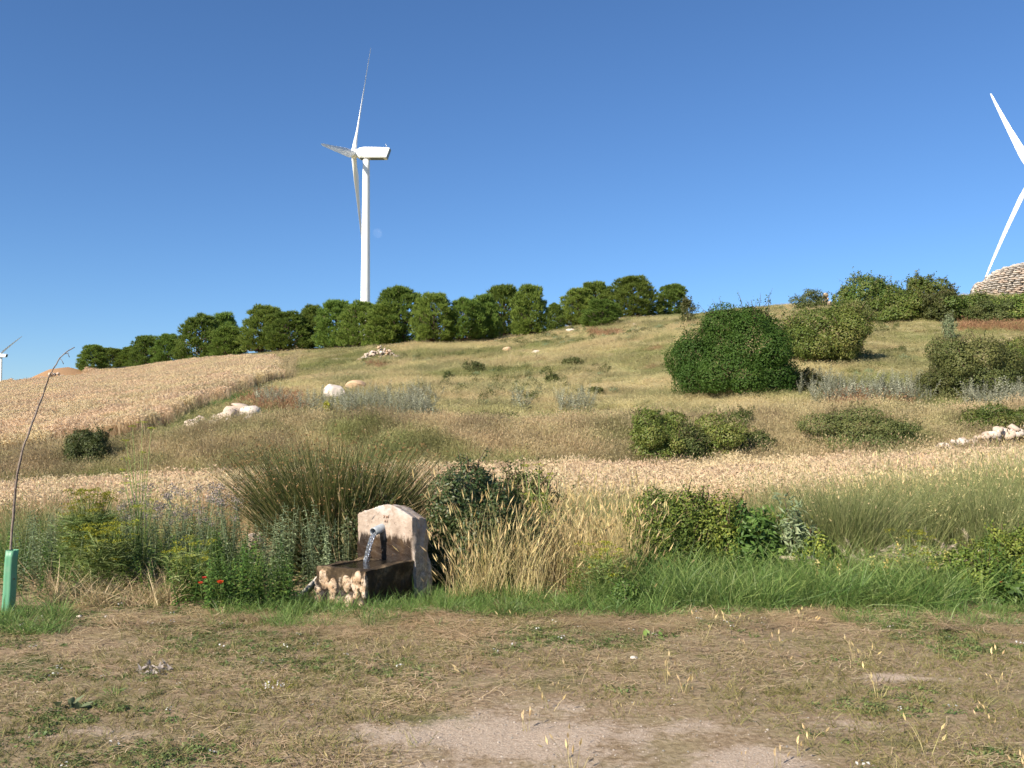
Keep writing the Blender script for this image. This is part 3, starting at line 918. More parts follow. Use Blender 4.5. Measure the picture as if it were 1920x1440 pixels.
# px centre, py base, py top, half width in px, prototype, distance when the foot is hidden, label
PINE_ROW = [
    (175, 700, 647, 25, 1, 112, 'lone small pine at the far left end of the pine row'),
    (214, 695, 653, 26, 5, 118, 'low pine next to the lone pine at the far left end'),
    (243, 692, 651, 24, 3, 118, 'low bushy pine third from the left end of the row'),
    (274, 690, 630, 28, 1, 110, 'pine fourth from the left end, a step taller than those before it'),
    (316, 685, 627, 31, 3, 104, 'rounded pine fifth from the left end above the two white rocks'),
    (373, 674, 590, 37, 2, 96, 'tall dark pine starting the high part of the row on the left'),
    (419, 668, 587, 27, 0, 100, 'slim pine top showing behind a shorter pine in the left part of the row'),
    (427, 668, 612, 32, 3, 92, 'short broad pine in front of a slim one, low foliage to the ground'),
    (486, 664, 574, 38, 2, 88, 'broad pine with a low fork above the wheat corner'),
    (543, 660, 586, 40, 0, 86, 'wide round pine right of the wheat corner with a dark skirt'),
    (586, 655, 573, 27, 4, 90, 'narrow dark pine wedged between two wide ones left of the turbine tower'),
    (630, 650, 563, 37, 0, 86, 'light green pine just left of the turbine tower'),
    (669, 654, 566, 36, 2, 80, 'pine with a forked pale trunk at the foot of the turbine tower'),
    (717, 650, 571, 35, 3, 78, 'shorter pine right of the turbine tower with foliage to the ground'),
    (760, 645, 541, 48, 2, 80, 'largest pine of the row, broad dome right of the turbine tower'),
    (815, 647, 551, 36, 4, 75, 'pine with a bent pale trunk right of the largest pine'),
    (868, 643, 561, 35, 4, 75, 'flat-topped thin pine with dark gaps in the middle of the row'),
    (907, 638, 553, 28, 0, 80, 'narrow pine half hidden behind a broad one in the right half of the row'),
    (946, 634, 538, 42, 2, 74, 'broad tall pine with pale lower limbs in the right half of the row'),
    (992, 630, 535, 33, 1, 74, 'tall pine closing the dense part of the row on its right'),
    (1040, 616, 570, 18, 3, 82, 'small young pine in the gap right of the dense row'),
    (1083, 606, 541, 33, 0, 86, 'left one of the pair of big pines standing past the gap'),
    (1114, 606, 528, 32, 5, 90, 'right one of the pair of big pines standing past the gap'),
    (1128, 613, 562, 34, 3, 80, 'low bright green pine in front of the pair past the gap'),
    (1187, 595, 520, 42, 0, 86, 'large round pine second from the right end of the row'),
    (1256, 586, 534, 30, 5, 88, 'small round pine at the right end of the row near the hilltop'),
]
for i, (cx, by, ty, hw, pr, dd, label) in enumerate(PINE_ROW):
    g = gpix(cx, by, dd)
    if abs(g.y - dd) > 25:
        sx, _ = slopes(cx, by); g = Vector((sx * dd, dd, h1(sx * dd, dd)))
    top = pt(cx, ty, g.y)
    hgt = top.z - g.z
    wid = hw / F * g.y / .365
    root = tag(obj('pine_tree', None, loc=g), label, 'pine tree', 'pines in the row on the hill')
    root.rotation_euler = (0, 0, i * 1.7)
    tr, cr = PINES[pr]
    obj('trunk', tr, root, scale=(wid, wid, hgt))
    obj('crown', cr, root, scale=(wid, wid, hgt))

# ------------------------------------------------------------------ bushes
def bush(name, g, hgt, hw, depth, mat, label, cat='bush', group=None, n=9000, leaf=.07, seed=0, lobes=26, low=.0, sprigs=14, flat=1.0, leafw=.55, core=.55, spread=(.50, .98)):
    """leaves spread through overlapping lobes; g: foot, hgt, hw: half width, depth: half depth"""
    rng = np.random.default_rng(seed)
    root = tag(obj(name, None, loc=g), label, cat, group)
    tb = MB()
    cl = []
    for i in range(lobes):
        v = rand_unit(1, rng)[0]
        v[2] = abs(v[2]) * 1.0 - .12
        f = rng.uniform(*spread)
        c = np.array([v[0] * hw * f, v[1] * depth * f, low * hgt + (hgt * (1 - low)) * (.40 + .44 * v[2] * f * 1.25 * flat)])
        rr = rng.uniform(.17, .40) * np.array([hw, depth, hgt * .62])
        cl.append((c, rr))
    for i in range(8):
        a = i * .785 + rng.uniform(-.3, .3)
        cl.append((np.array([math.cos(a) * hw * .66, math.sin(a) * depth * .66, hgt * rng.uniform(.12, .22)]), np.array([hw, depth, hgt * .62]) * rng.uniform(.22, .34)))
    cl.append((np.array([0, 0, hgt * .45]), np.array([hw * .66, depth * .66, hgt * .40])))
    cl.append((np.array([0, 0, hgt * .25]), np.array([hw * .85, depth * .85, hgt * .26])))
    wts = np.array([(r[0] * r[2]) for c, r in cl]); wts /= wts.sum()
    tp = np.concatenate([c + rand_unit(60, rng) * rr * (1 - rng.exponential(.10, 60).clip(0, core))[:, None] for c, rr in cl])
    hid = np.zeros(len(tp), bool)
    for c2, r2 in cl: hid |= (((tp - c2) / r2) ** 2).sum(1) < .42
    boost = 1.0 / max(.15, 1 - hid.mean())
    P, N, rv = [], [], []
    for (c, rr), w in zip(cl, wts):
        k = max(8, int(n * w * boost))
        v = rand_unit(k, rng)
        q = 1 - rng.exponential(.10, k).clip(0, core) + np.maximum(0, rng.normal(-.10, .16, k))
        p = c + v * rr * q[:, None]
        deep = np.zeros(k, bool)
        for c2, r2 in cl:
            deep |= (((p - c2) / r2) ** 2).sum(1) < .42
        v, p = v[~deep], p[~deep]; k = len(p)
        N.append(v + np.array([0, 0, .35]) + rng.normal(0, .35, (k, 3))); P.append(p)
        rv.append(np.clip(.5 * rng.random(k) + .5 * rng.random() + .05 * rng.normal(size=k), 0, 1))
    for k in range(sprigs):            # shoots that break the outline
        c, rr = cl[rng.integers(0, lobes)]
        v = rand_unit(1, rng)[0]; v[2] = abs(v[2]) + .3; v /= np.linalg.norm(v)
        a = c + v * rr * .7; L = rng.uniform(.08, .20) * hgt
        b = a + (v + np.array([rng.normal(0, .3), rng.normal(0, .3), .5])) * L
        tb.tube([a, (a + b) / 2 + rng.normal(0, .02, 3) * hgt, b], [.007 * hgt ** .5, .005 * hgt ** .5, .002], 4)
        kk = 16
        t = rng.uniform(.1, 1, kk)[:, None]
        P.append(a + (b - a) * t + rng.normal(0, leaf * .35, (kk, 3))); N.append(rand_unit(kk, rng) + v); rv.append(rng.random(kk))
    P = np.concatenate(P); N = np.concatenate(N); rv = np.concatenate(rv)
    U = P / np.array([hw, depth, hgt * .6])
    nz_ = noise3(U + seed * 3.7, 2.6, seed)
    P = P + (P - np.array([0, 0, hgt * .3])) * (.17 * noise3(U + seed, 1.7, seed + 3) + .08 * noise3(U, 5.0, seed + 5))[:, None]
    keep = (P[:, 2] > .02) & ((nz_ > -.30) | (rng.random(len(P)) < .30))
    P, N, rv = P[keep], N[keep], rv[keep]
    for k in range(12):
        c, rr = cl[rng.integers(0, lobes)]
        a = np.array([rng.normal(0, hw * .10), rng.normal(0, depth * .10), -.03])
        tb.tube([a, a * .5 + c * .5 + rng.normal(0, .04, 3) * hgt, c], [.016 * hgt ** .5 + .004, .010 * hgt ** .5, .004], 5)
    V, T, r = leaves_mesh(P, N, leaf, leaf * leafw, rng, .18, rv)
    mb = MB(); mb.add(V, T, None, r)
    tag(obj('branches', tb.mesh('branches', [M_TWIG]), root), kind='stuff')
    tag(obj('foliage', mb.mesh('foliage', [mat]), root), kind='stuff')
    return root

# px centre, py foot, py top, half width px, material, leaves, leaf size, label
BUSHES = [
    (1384, 744, 560, 132, M_BUSH, 34000, .080, 'big rounded dark green bush standing alone on the open slope', 'hawthorn_bush'),
    (1535, 684, 560, 92, M_BUSHL, 16000, .10, 'mixed green bush just above and right of the big rounded bush', 'hawthorn_bush'),
    (1625, 602, 511, 70, M_BUSHL, 11000, .13, 'tall rounded bush on the skyline, highest of the crest bushes', 'hawthorn_bush'),
    (1735, 596, 517, 62, M_BUSHL, 9000, .13, 'lighter bush on the skyline right of the highest crest bush', 'hawthorn_bush'),
    (1812, 602, 545, 66, M_BUSHL, 8000, .12, 'low spreading bush below the skyline left of the stone hut', 'hawthorn_bush'),
    (1905, 606, 552, 60, M_BUSHL, 7000, .12, 'low spreading bush in front of the stone hut at the picture edge', 'hawthorn_bush'),
    (1520, 582, 541, 34, M_BUSHD, 3500, .10, 'small dark bush left of the pale stone pile on the skyline', 'hawthorn_bush'),
    (1640, 606, 560, 60, M_BUSHD, 5000, .10, 'low grey-green bush at the foot of the highest crest bush', 'hawthorn_bush'),
    (1835, 748, 620, 100, M_BUSHD, 15000, .075, 'wide olive bush behind the silvery plants at the right edge', 'broom_bush'),
    (1912, 722, 632, 60, M_BUSHL, 7000, .075, 'greener bush at the right edge beside the wide olive bush', 'broom_bush'),
    (1240, 862, 768, 72, M_BUSHL, 13000, .06, 'leafy bramble mound on the bank right of the middle', 'bramble_bush'),
    (1345, 852, 785, 78, M_BUSHL, 10000, .06, 'lower bramble mound joined to the right of the leafy one', 'bramble_bush'),
    (1296, 866, 788, 56, M_BUSHD, 6000, .06, 'darker bramble filling the dip between the two bramble mounds', 'bramble_bush'),
    (1415, 850, 812, 46, M_BUSHD, 4500, .055, 'low ragged bramble at the right end of the bramble mounds', 'bramble_bush'),
    (1384, 806, 758, 30, M_BUSHD, 3000, .055, 'small dark upright shrub below the big rounded bush', 'broom_bush'),
    (1622, 838, 766, 116, M_BUSHD, 13000, .055, 'long low olive bush on the bank left of the rubble wall', 'broom_bush'),
    (1868, 806, 762, 80, M_BUSHL, 8000, .055, 'low green bush growing behind the rubble wall', 'broom_bush'),
    (170, 872, 800, 54, M_BUSHD, 9000, .055, 'round olive bush on the bank at the left below the wheat', 'broom_bush'),
    (1682, 606, 546, 50, M_BUSHL, 6000, .11, 'low bush filling the gap between the two tallest crest bushes', 'hawthorn_bush'),
    (1772, 604, 538, 48, M_BUSHD, 6000, .11, 'olive bush joining the lighter crest bush to the low hedge', 'hawthorn_bush'),
    (1858, 610, 556, 52, M_BUSHD, 6000, .10, 'dark low bush in the hedge below the stone hut', 'hawthorn_bush'),
    (1588, 606, 566, 42, M_BUSHL, 4000, .10, 'low green bush left of the highest crest bush foot', 'hawthorn_bush'),
    (1762, 752, 690, 44, M_BUSHD, 4500, .07, 'low brown-green shrub at the left foot of the wide olive bush', 'broom_bush'),
    (1290, 574, 560, 18, M_BUSHD, 700, .12, 'tiny dark bush on the skyline right of the last pine', 'broom_bush'),
    (577, 657, 640, 13, M_PINE, 900, .10, 'small round shrub at the foot of the narrow dark pine', 'broom_bush'),
    (618, 655, 642, 10, M_PINE, 700, .10, 'very small round shrub at the foot of the light green pine', 'broom_bush'),
    (888, 698, 676, 20, M_BUSHD, 1200, .06, 'scrubby low bush in the open grass below the middle pines', 'broom_bush'),
    (842, 716, 697, 12, M_BUSHD, 800, .06, 'small dark bush in the open grass left of the scrubby one', 'broom_bush'),
    (1035, 722, 697, 14, M_BUSHD, 700, .06, 'thin brownish bush in the open grass of the mid slope', 'broom_bush'),
    (1120, 740, 726, 15, M_BUSHD, 700, .05, 'low dark cushion bush in the grass left of the big rounded bush', 'broom_bush'),
    (1075, 686, 672, 24, M_BUSHD, 800, .07, 'flat yellowish bush in the upper grass below the right pines', 'broom_bush'),
    (1780, 640, 588, 11, M_GREY, 900, .07, 'thin upright pale green plant on the slope above the wide olive bush', 'tall_plant'),
    (1512, 735, 690, 30, M_BUSHD, 2500, .06, 'thin grey-brown shrub at the right foot of the big rounded bush', 'broom_bush'),
]
for i, (cx, by, ty, hw, mat, n, leaf, label, nm) in enumerate(BUSHES):
    g = gpix(cx, by, 62)
    d = g.y
    hw_m = hw / F * d
    # the foot is the front edge: push the centre back by half the depth
    dep = min(hw_m * .85, 1.9)
    sx, _ = slopes(cx, by)
    d2 = d + dep * .55 if by < 800 else d - .35
    g2 = Vector((sx * d2, d2, h1(sx * d2, d2) - .04))
    hgt = max(.2, pt(cx, ty, d2).z - g2.z)
    bush(nm, g2, hgt, hw_m, dep, mat, label, 'plant' if nm == 'tall_plant' else 'bush', n=int(n * 1.8), leaf=leaf * .9, seed=200 + i, lobes=20 if i == 0 else 11 + i % 6, sprigs=60 if i == 0 else 50, spread=(.45, .80) if i == 0 else (.50, .98))

# ------------------------------------------------------------------ rocks, stone heaps, rubble wall, stone hut
def rock_mesh(seed, mat, sub=2, dims=(1, 1, 1), facets=7, rough=.10):
    """a stone: sphere cut by random flat facets, then roughened; radius about 1 before dims"""
    rng = np.random.default_rng(seed)
    bm = bmesh.new()
    bmesh.ops.create_icosphere(bm, subdivisions=sub, radius=1)
    V = np.array([v.co[:] for v in bm.verts]); T = np.array([[v.index for v in f.verts] for f in bm.faces])
    bm.free()
    for _ in range(facets):
        n = rand_unit(1, rng)[0]; h = rng.uniform(.55, .85)
        q = V @ n
        V = V - np.maximum(q - h, 0)[:, None] * n
    V = V * (1 + rough * noise3(V * 1.0, 2.2, seed)[:, None])
    if sub > 2: V = V * (1 + rough * .5 * noise3(V, 6.5, seed + 2)[:, None])
    V = V * np.array(dims)
    return mesh_np('stone', V, [T], [mat], None, False)

def single_rock(px, by, hw, hgt_px, mat, label, seed, depth=None, sub=4, dims_y=.8, cat='rock', fall=60, tall=None):
    g = gpix(px, by, fall)
    w = hw / F * g.y; h = hgt_px / F * g.y
    me = rock_mesh(seed, mat, sub, (w * 1.12, w * dims_y, h * .62), 9, .12)
    o = obj('rock', me, loc=(g.x, g.y + w * .4, g.z + h * .42))
    o.rotation_euler = (0, 0, seed * 1.3)
    o.rotation_euler = (0, 0, (seed % 3 - 1) * .2)
    return tag(o, label, cat, 'loose rocks on the hillside')

single_rock(627, 748, 20, 30, M_LIMEW, 'white blocky boulder beside the silvery plants', 3)
single_rock(666, 735, 20, 22, M_LIMEO, 'tan rounded boulder right behind the white blocky one', 5)
single_rock(225, 697, 8, 8, M_LIMEW, 'small white rock at the wheat edge below the low pines', 6)
single_rock(307, 696, 14, 9, M_LIMEW, 'flat white rock at the wheat edge, left of a pair', 7)
single_rock(323, 696, 8, 8, M_LIMEW, 'white rock at the wheat edge, right of a pair', 8)
single_rock(630, 677, 8, 6, M_LIME, 'small pale rock in the grass left of the stone heap', 9)
single_rock(951, 661, 8, 11, M_LIMEO, 'tan rock in the grass below the middle pines', 10)
single_rock(1004, 662, 8, 6, M_LIMEW, 'flat white rock in the grass right of the tan rock', 11)
single_rock(1070, 622, 9, 6, M_LIMEW, 'pale rock in the grass under the young pine past the gap', 12)
single_rock(1190, 611, 6, 5, M_LIMEW, 'pale rock in the grass below the second last pine', 13)
single_rock(693, 770, 5, 5, M_LIMEW, 'little white stone among the silvery plants', 14)
single_rock(962, 832, 6, 10, M_LIMEW, 'small pinkish stone standing in the bank grass', 15)
single_rock(475, 1030, 17, 32, M_LIME, 'pinkish stone half hidden in the weeds left of the fountain', 16)

STONES = [rock_mesh(400 + i, m_, 1, (1, .8, .7), 6, .12) for i, m_ in enumerate((M_LIME, M_LIMEW, M_LIME, M_LIMEO, M_LIME))]
STONES2 = [rock_mesh(410 + i, m_, 2, (1, .8, .72), 8, .12) for i, m_ in enumerate((M_LIME, M_LIMEW, M_LIME))]
BLOCKS = [rock_mesh(420 + i, m_, 2, (1, .8, .62), 12, .05) for i, m_ in enumerate((M_LIMEG, M_LIMEG, M_LIME, M_LIMEG))]

def heap(name, pts, label, cat, protos, seed):
    """pts: (position, size) of each stone; all are parts of the heap"""
    rng = random.Random(seed)
    c = sum((p for p, s in pts), Vector()) / len(pts)
    base = Vector((c.x, c.y, h1(c.x, c.y)))
    root = tag(obj(name, None, loc=base), label, cat)
    for p, s in pts:
        o = obj('stone', rng.choice(protos), root, loc=p - base)
        o.rotation_euler = (rng.uniform(-.5, .5), rng.uniform(-.5, .5), rng.uniform(0, 6.28))
        o.scale = (s * rng.uniform(.8, 1.25), s * rng.uniform(.8, 1.2), s * rng.uniform(.75, 1.1))
    return root

def pile_at(px, by, hw, hpx, n, size, seed, fall=60):
    rng = random.Random(seed)
    g = gpix(px, by, fall); w = hw / F * g.y; h = hpx / F * g.y
    out = []
    for i in range(n):
        u = rng.uniform(-1, 1); v = rng.uniform(-.75, .75)
        f = max(0, 1 - abs(u) ** 1.1) * max(0, 1 - abs(v))
        x, y = g.x + u * w, g.y + w * .5 + v * w * .6
        z = h1(x, y) + rng.random() ** .6 * h * f * 1.35 + size * .35
        out.append((Vector((x, y, z)), size * rng.uniform(.5, 1.3)))
    return out
heap('stone_heap', pile_at(708, 675, 40, 22, 170, .13, 1), 'low heap of small pale stones in the grass below the turbine pines', 'stone heap', STONES, 1)
heap('stone_heap', pile_at(1551, 562, 16, 24, 44, .20, 2, 64), 'small pale stone pile on the skyline left of the highest crest bush', 'stone heap', STONES, 2)
heap('stone_heap', pile_at(1702, 548, 26, 20, 44, .19, 3, 64), 'pale stones showing between the two tallest crest bushes', 'stone heap', STONES, 3)
heap('stone_heap', pile_at(95, 716, 26, 12, 44, .19, 4, 88), 'scatter of pale stones on the earth mound at the far left', 'stone heap', STONES, 4)

def ledge():
    pts = []
    rng = random.Random(9)
    for i in range(46):
        t = rng.random()
        px = 345 + t * 120; py = 803 - t * 22 + rng.uniform(-3, 8)
        g = gpix(px, py); pts.append((g + Vector((0, 0, .07)), rng.uniform(.14, .30)))
    g = gpix(441, 787); pts.append((g + Vector((0, .1, .20)), .42))
    g = gpix(462, 787); pts.append((g + Vector((.05, .15, .24)), .40))
    g = gpix(425, 792); pts.append((g + Vector((0, .1, .16)), .38))
    root = heap('rock_outcrop', pts, 'pinkish rock outcrop with a tilted slab at the corner of the upper wheat', 'rock outcrop', STONES2, 8)
    g = gpix(452, 784)
    o = obj('slab', rock_mesh(431, M_LIME, 3, (.36, .26, .13), 10, .10), root, loc=g + Vector((.05, -.05, .30)) - root.location)
    o.rotation_euler = (0, R(13), .2)
ledge()

def rubble_wall():
    rng = random.Random(12); pts = []
    for i in range(130):
        t = rng.random() ** .9
        px = 1760 + t * 260
        top = np.interp(px, [1760, 1800, 1840, 1860, 1920, 2020], [833, 822, 818, 806, 794, 785])
        py = top + rng.random() ** 1.3 * np.interp(px, [1760, 1860, 2020], [7, 24, 36]) + 3
        d = 21.7 + rng.uniform(-.25, .25)
        p = pt(px, py, d)
        pts.append((p, rng.uniform(.07, .16)))
    r_ = heap('rubble_wall', pts, 'tumbled wall of pinkish rubble stones above the wheat at the right edge', 'stone wall', STONES2, 13)
    r_['kind'] = 'thing'
rubble_wall()

def stone_hut():
    c = pt(1935, 548, 57.5)
    base = Vector((c.x, c.y, h1(c.x, c.y)))
    root = tag(obj('stone_hut', None, loc=base), 'round dry-stone hut with a domed top on the hilltop at the right edge', 'stone hut')
    rng = random.Random(31)
    foot = c.z - base.z - .5
    course = .125
    prof = lambda z: float(np.interp(z, [0, .6, 1.05, 1.15, 1.5, 1.85, 2.05, 2.2], [3.35, 3.2, 3.0, 2.55, 2.3, 1.75, 1.1, .5]))
    zc = 0.0; rest = []
    n_front = 0
    while zc < 2.15:
        hc = course * rng.uniform(.8, 1.25)
        rad = prof(zc); a = rng.random() * .2
        while a < 6.283:
            L = rng.uniform(.20, .52)
            da = L / rad; am = a + da / 2
            p = Vector((rad * math.cos(am), rad * math.sin(am), foot + zc + hc * .5 + rng.uniform(-.012, .012)))
            rz = am + math.pi / 2 + rng.uniform(-.08, .08)
            scl = (L * .56, .26, hc * .86)
            sees = math.sin(am) < .15 and math.cos(am) < .45
            if sees and n_front < 290:
                o = obj('stone', BLOCKS[rng.randrange(4)], root, loc=p); o.rotation_euler = (0, rng.uniform(-.06, .06), rz); o.scale = scl
                n_front += 1
            else:
                rest.append((p, rz, scl))
            a += da
        zc += hc
    mb = MB()
    for p, rz, scl in rest:
        mb.box(p, (scl[0], scl[1] * .8, scl[2] * .6), rz)
    tag(obj('rear_stones', mb.mesh('rear_stones', [M_LIMEG]), root), kind='stuff')
    mb = MB(); zz = np.linspace(-.6, 2.1, 12)
    mb.tube(np.stack([0 * zz, 0 * zz, foot + zz], 1), [max(.2, prof(max(z, 0)) - .12) for z in zz], 28)
    obj('rubble_core', mb.mesh('rubble_core', [M_LIMEG], True), root)
stone_hut()

# ------------------------------------------------------------------ fountain
def remeshed(mb, voxel, name, disp=None):
    o = obj('temporary', mb.mesh('t', []))
    md = o.modifiers.new('r', 'REMESH'); md.mode = 'VOXEL'; md.voxel_size = voxel; md.use_smooth_shade = True
    dg = bpy.context.evaluated_depsgraph_get()
    me = bpy.data.meshes.new_from_object(o.evaluated_get(dg))
    bpy.data.objects.remove(o)
    V = np.empty(len(me.vertices) * 3, np.float32); me.vertices.foreach_get('co', V); V = V.reshape(-1, 3)
    N = np.empty(len(me.vertices) * 3, np.float32); me.vertices.foreach_get('normal', N); N = N.reshape(-1, 3)
    if disp: V = disp(V.astype(float), N.astype(float))
    me.vertices.foreach_set('co', np.asarray(V, np.float32).ravel())
    me.name = name
    me.polygons.foreach_set('use_smooth', np.ones(len(me.polygons), bool))
    me.update()
    return me

def stained_stone(name, base_cols, stain_z, fade, stain_cols, side_grey=False, crust=False):
    """stone with a ragged wet algae stain below a height (object space)"""
    m, nt, out = new_mat(name)
    tc = nt.nodes.new('ShaderNodeTexCoord'); ob = tc.outputs['Object']
    sep = nt.nodes.new('ShaderNodeSeparateXYZ'); nt.links.new(ob, sep.inputs[0])
    n1 = noise(nt, 7, 6, .65, ob); n2 = noise(nt, 30, 5, .7, ob); n3 = noise(nt, 4, 3, .5, ob)
    c = ramp(nt, n1, base_cols)
    c = mixc(nt, maprange(nt, n2, .56, .72), c, tuple(v * .62 for v in base_cols[0][1]))
    if side_grey:
        f = maprange(nt, sep.outputs[0], .27, .33)
        c = mixc(nt, f, c, ramp(nt, n2, [(.35, (.17, .15, .125)), (.55, (.38, .33, .28)), (.72, (.56, .48, .41))]))
        tp = maprange(nt, sep.outputs[2], .74, .9)
        c = mixc(nt, math_n(nt, 'MULTIPLY', tp, maprange(nt, n1, .40, .60)), c, (.52, .48, .44))
    mp = nt.nodes.new('ShaderNodeMapping'); mp.inputs['Scale'].default_value = (16, 16, 3.2); nt.links.new(ob, mp.inputs[0])
    n4 = noise(nt, 1.0, 5, .7, mp.outputs[0])
    edge = math_n(nt, 'ADD', sep.outputs[2], math_n(nt, 'MULTIPLY', math_n(nt, 'SUBTRACT', n4, .5), .34))
    f = math_n(nt, 'SUBTRACT', 1.0, maprange(nt, edge, stain_z - fade, stain_z + fade))
    if side_grey:
        f = math_n(nt, 'MULTIPLY', f, math_n(nt, 'SUBTRACT', 1.0, maprange(nt, sep.outputs[0], .26, .30)))
    sc = ramp(nt, n3, stain_cols)
    sc = mixc(nt, maprange(nt, n2, .60, .74), sc, (.09, .052, .024))
    c = mixc(nt, f, c, sc)
    if crust:          # pale lime crust on the lumps of the front wall
        la = attr(nt, 'lump')
        lf = maprange(nt, math_n(nt, 'ADD', la.outputs['Fac'], math_n(nt, 'MULTIPLY', math_n(nt, 'SUBTRACT', n1, .5), 1.5)), .34, .62)
        lf = math_n(nt, 'MULTIPLY', lf, maprange(nt, n2, .36, .50))
        c = mixc(nt, lf, c, ramp(nt, noise(nt, 11, 4, .6, ob), [(.32, (.30, .175, .09)), (.5, (.47, .33, .215)), (.68, (.58, .48, .38))]))
        f = math_n(nt, 'MULTIPLY', f, math_n(nt, 'SUBTRACT', 1.0, lf))
    p = nt.nodes.new('ShaderNodeBsdfPrincipled')
    nt.links.new(c, p.inputs['Base Color'])
    nt.links.new(maprange(nt, f, 0, 1, .88, .55), p.inputs['Roughness'])
    p.inputs['Specular IOR Level'].default_value = .3
    b = nt.nodes.new('ShaderNodeBump'); b.inputs['Strength'].default_value = .7; b.inputs['Distance'].default_value = .012
    nt.links.new(math_n(nt, 'ADD', n2, n1), b.inputs['Height']); nt.links.new(b.outputs[0], p.inputs['Normal'])
    nt.links.new(p.outputs[0], out.inputs[0])
    return m

def fountain():
    loc = Vector((-1.17, 9.0, h1(-1.17, 9.0) - .02))
    root = tag(obj('stone_fountain', None, loc=loc), 'weathered stone fountain with a grey spout pouring water into a mossy trough', 'fountain')
    root.rotation_euler = (0, 0, R(-30))           # local -Y is the front
    M_SLAB = stained_stone('fountain_stone', [(.3, (.27, .20, .15)), (.5, (.40, .31, .24)), (.7, (.52, .43, .35))], .60, .03,
                           [(.3, (.010, .006, .004)), (.5, (.026, .014, .007)), (.72, (.085, .050, .022))], True)
    M_TR = stained_stone('trough_stone', [(.3, (.016, .010, .006)), (.5, (.055, .036, .018)), (.7, (.22, .155, .09))], .22, .06,
                         [(.3, (.007, .004, .0025)), (.6, (.018, .010, .005)), (.8, (.05, .028, .012))], False, True)
    # back slab: gabled outline with thickness
    out2 = [(-.385, -.1), (.285, -.1), (.29, .35), (.275, .785), (.17, .835), (.05, .885), (-.03, .895), (-.14, .865), (-.30, .815), (-.37, .785), (-.38, .4)]
    mb = MB(); k = len(out2); V = []
    for y in (0.0, .24):
        for (x, z) in out2: V.append((x + (0 if y == 0 else .0), y, z - (.0 if y == 0 else .03)))
    cf, cb = len(V), len(V) + 1
    V += [(-.05, 0, .4), (-.05, .24, .4)]
    T = [(i, (i + 1) % k, cf) for i in range(k)] + [(k + (i + 1) % k, k + i, cb) for i in range(k)]
    Q = [(i, k + i, k + (i + 1) % k, (i + 1) % k) for i in range(k)]
    mb.add(V, T, Q)
    def d1(V, N):
        side = sstep(.24, .29, V[:, 0])
        a = .022 * noise3(V, 4.5, 3) + .010 * noise3(V, 15, 4) + .005 * noise3(V, 38, 9) + side * (.030 * noise3(V * np.array([1, 1.6, .6]), 9, 5) + .018 * noise3(V * np.array([1, 1.6, .5]), 26, 6))
        W_ = V + N * a[:, None]
        low = sstep(.75, 0, V[:, 2]) * side
        W_[:, 0] += low * .05
        return W_
    me = remeshed(mb, .013, 'back_slab', d1); me.materials.append(M_SLAB)
    slab = obj('back_slab', me, root)
    # faint worn chisel marks above the spout
    mb = MB()
    mdk = solid('worn_inscription', (.40, .25, .17), .9, .1)
    for (a, b, c_, d_) in ((-.055, .765, -.040, .790), (-.040, .765, -.055, .790), (-.025, .790, -.018, .766), (-.018, .766, -.010, .788), (-.010, .788, -.002, .766), (-.002, .766, .006, .790),
                           (-.045, .725, -.030, .745), (-.030, .725, -.045, .745), (-.012, .722, -.012, .745)):
        p0, p1 = np.array([a, -.012, b]), np.array([c_, -.012, d_])
        mb.tube([p0, p1], .0028, 5)
    obj('inscription', mb.mesh('inscription', [mdk]), slab)
    # trough: floor and four thick walls, remeshed into one body
    mb = MB()
    W2, L, H, t = .29, .68, .385, .09
    mb.box((0, -L / 2, .0), (W2, L / 2, .14))
    mb.box((-W2 + t / 2, -L / 2, H / 2 - .05), (t / 2, L / 2, H / 2 + .05)); mb.box((W2 - t / 2, -L / 2, H / 2 - .05), (t / 2, L / 2, H / 2 + .05))
    mb.box((0, -L + t / 2, H / 2 - .05), (W2, t / 2, H / 2 + .05)); mb.box((0, -.03, H / 2 - .05), (W2, .045, H / 2 + .03))
    rl = random.Random(5); lumps = []
    for i in range(34):
        lumps.append((rl.uniform(-.29, .29), rl.uniform(.0, .345), rl.uniform(.020, .050), rl.uniform(.028, .070), rl.uniform(.4, 1.0)))
    side_l = [(rl.uniform(-.68, -.05), rl.uniform(0, .25), rl.uniform(.02, .04), rl.uniform(.03, .06), rl.uniform(.2, .6)) for i in range(10)]
    store = {}
    def d2(V, N):
        fr = sstep(-L + .05, -L + .015, V[:, 1]); sd = sstep(W2 - .04, W2 - .01, V[:, 0]) * (1 - fr)
        wx = V[:, 0] + .018 * noise3(V, 22, 71); wz = V[:, 2] + .022 * noise3(V, 18, 72)
        g = np.zeros(len(V))
        for (x0, z0, a0, b0, am) in lumps:
            q = ((wx - x0) / a0) ** 2 + ((wz - z0) / b0) ** 2
            g = np.maximum(g, am * np.sqrt(np.clip(1 - q * .55, 0, 1)))
        g *= fr
        h_ = np.zeros(len(V))
        for (y0, z0, a0, b0, am) in side_l:
            q = ((V[:, 1] - y0) / a0) ** 2 + ((wz - z0) / b0) ** 2
            h_ = np.maximum(h_, am * np.sqrt(np.clip(1 - q * .55, 0, 1)))
        h_ *= sd
        store['g'] = np.clip(g + h_ * .5, 0, 1)
        V = V.copy()
        V[:, 1] -= g * .042; V[:, 0] += h_ * .02
        a = .045 * noise3(V, 5, 13) + .022 * noise3(V, 13, 14) + .010 * noise3(V, 34, 15)
        a *= np.where(V[:, 2] > .3, .65, 1.0)
        W_ = V + N * a[:, None]
        W_[:, 2] += .012 * vnoise(V[:, 0], V[:, 1], 4, 19)
        fl = sstep(.2, 0, V[:, 2])
        W_[:, 1] -= fl * .02
        return W_
    me = remeshed(mb, .010, 'trough', d2); me.materials.append(M_TR)
